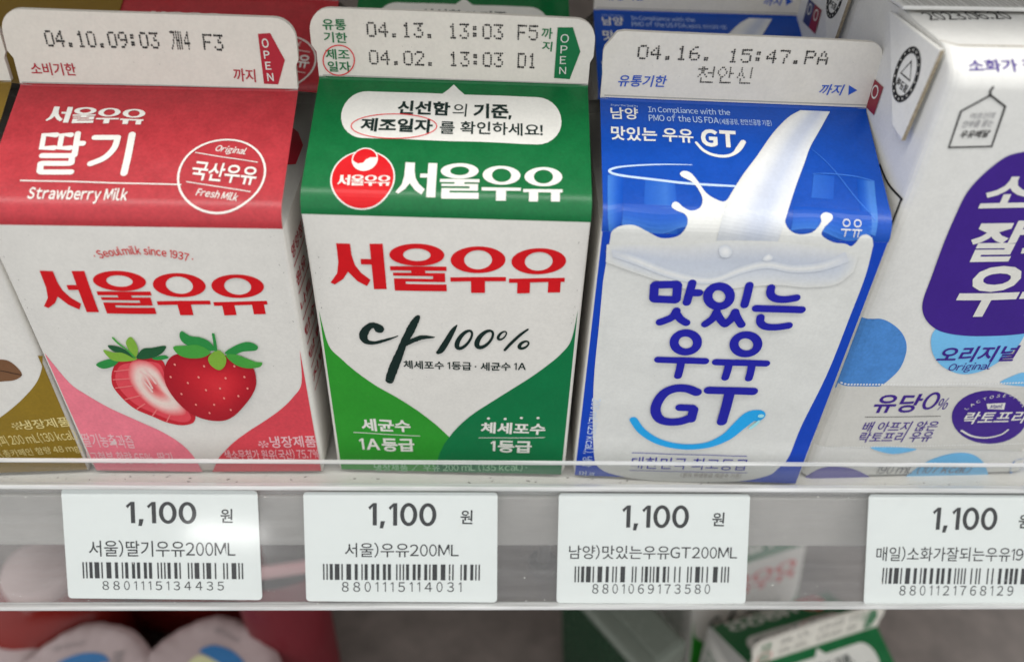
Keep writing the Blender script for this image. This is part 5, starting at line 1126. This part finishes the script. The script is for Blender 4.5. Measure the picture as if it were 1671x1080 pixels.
# red jar with a white cap and a dark red pouch beside the cups
JAR = paper('jar_red', (122, 32, 26), k=1.15, rough=0.22); POUCH = paper('pouch_red', (104, 30, 38), k=1.1, rough=0.3); POUCHW = paper('pouch_pale', (196, 150, 150), k=1.2)
def lathe(name, prof, mat, parent, n=40):
    V = [(q[0]*math.cos(2*math.pi*k/n), q[0]*math.sin(2*math.pi*k/n), q[1]) for q in prof for k in range(n)]
    F = [(j*n+k, j*n+(k+1) % n, (j+1)*n+(k+1) % n, (j+1)*n+k) for j in range(len(prof)-1) for k in range(n)]
    return link_mesh(name, V, F, mat, parent, True)
jz = (-182.0, 73.5, -150.0)
jar = thing('drink_bottle', 'red drink bottle with a white cap behind the film-lidded cups', 'bottle')
jar.location = (jz[0]*MM, jz[1]*MM, -0.2195)
lathe('bottle_body', [(.5, 0), (27, 0), (29, 3), (29, 50), (27, 57), (19, 64), (13, 66)], JAR, jar)
lathe('cap', [(13.5, 64.5), (14.5, 65), (14.5, 74), (13.5, 76), (.3, 76.6)], CUPW, jar)
def pouch(loc, w, d, h, rz, label, mat):
    root = thing('snack_pouch', label, 'pouch', 'film pouches on the lower shelf')
    root.matrix_world = Matrix.Translation([v*MM for v in loc]) @ Matrix.Rotation(math.radians(rz), 4, 'Z')
    nx, nz = 14, 16
    def P(i, j, sg):
        u = i/nx; v = j/nz
        t = d/2 * (math.sin(math.pi*u) ** .55) * (math.sin(math.pi*min(1, .06 + .94*(1-v))) ** .5) * (1 if v > .02 else 1) + .5
        t *= 1 + .08*math.sin(7*u+5*v) + .05*math.sin(15*v+sg)
        return ((u-.5)*w, sg*t, v*h)
    V = []; F = []
    for sg in (-1, 1):
        b = len(V); V += [P(i, j, sg) for j in range(nz+1) for i in range(nx+1)]
        for j in range(nz):
            for i in range(nx): a = b + j*(nx+1)+i; F.append((a, a+1, a+nx+2, a+nx+1))
    link_mesh('pouch_body', V, F, mat, root, True)
    box('crimped_top', -w/2, w/2, -.7, .7, h-.5, h+7, POUCHW if mat is POUCH else mat, root, .3)
    return root
pz = (-74.1, 43.8, -150.0)
pouch((pz[0], pz[1]+14, -219.5), 36, 24, 92, 10, 'dark red pouch on the lower shelf right of the cups', POUCH)
pz = (-125.1, 53.0, -140.0)
pouch((pz[0]-4, pz[1]+34, -219.5), 84, 28, 84, -8, 'red pouch behind the film-lidded cups on the lower shelf', JAR)
# bolt of the shelf bracket under the lip
bolt = thing('bracket_bolt', 'dark bolt head seen through the price rail between two tickets', 'bolt')
bz = (25.3, 0.2, -40.0)
bolt.location = [v*MM for v in bz]
lathe('bolt_head', [(.2, 4), (3.4, 4), (4.2, 3), (4.2, 0), (.2, 0)], painted_metal('bolt_metal', (70, 62, 58)), bolt, 20)
lathe('bolt_shank', [(1.8, 3.5), (1.8, 38)], MATS['bolt_metal'], bolt, 16)

pz = (81.6, 34.8, -140.0)
GREYFILM = paper('grey_film', (112, 118, 108), k=1.1, rough=0.25, bump=0.3); DKGREEN = paper('dark_green_film', (18, 54, 34), k=1.1, rough=0.25, bump=0.3)
pk = thing('paper_packet', 'grey packet with a dark green side left of the lower green cartons', 'packet')
pk.matrix_world = Matrix.Translation([(pz[0]-8)*MM, (pz[1]+20)*MM, -0.2195]) @ Matrix.Rotation(math.radians(-55), 4, 'Z') @ Matrix.Rotation(math.radians(6), 4, 'X')
box('packet_body', -26, 26, -12, 12, 0, 80, GREYFILM, pk, 2.5)
box('green_side', -25, 25, -12.6, -12.1, 4, 76, DKGREEN, pk, .2)
box('fold_flap', -24, 24, -4, 9, 80.1, 81.4, GREYFILM, pk, .5)
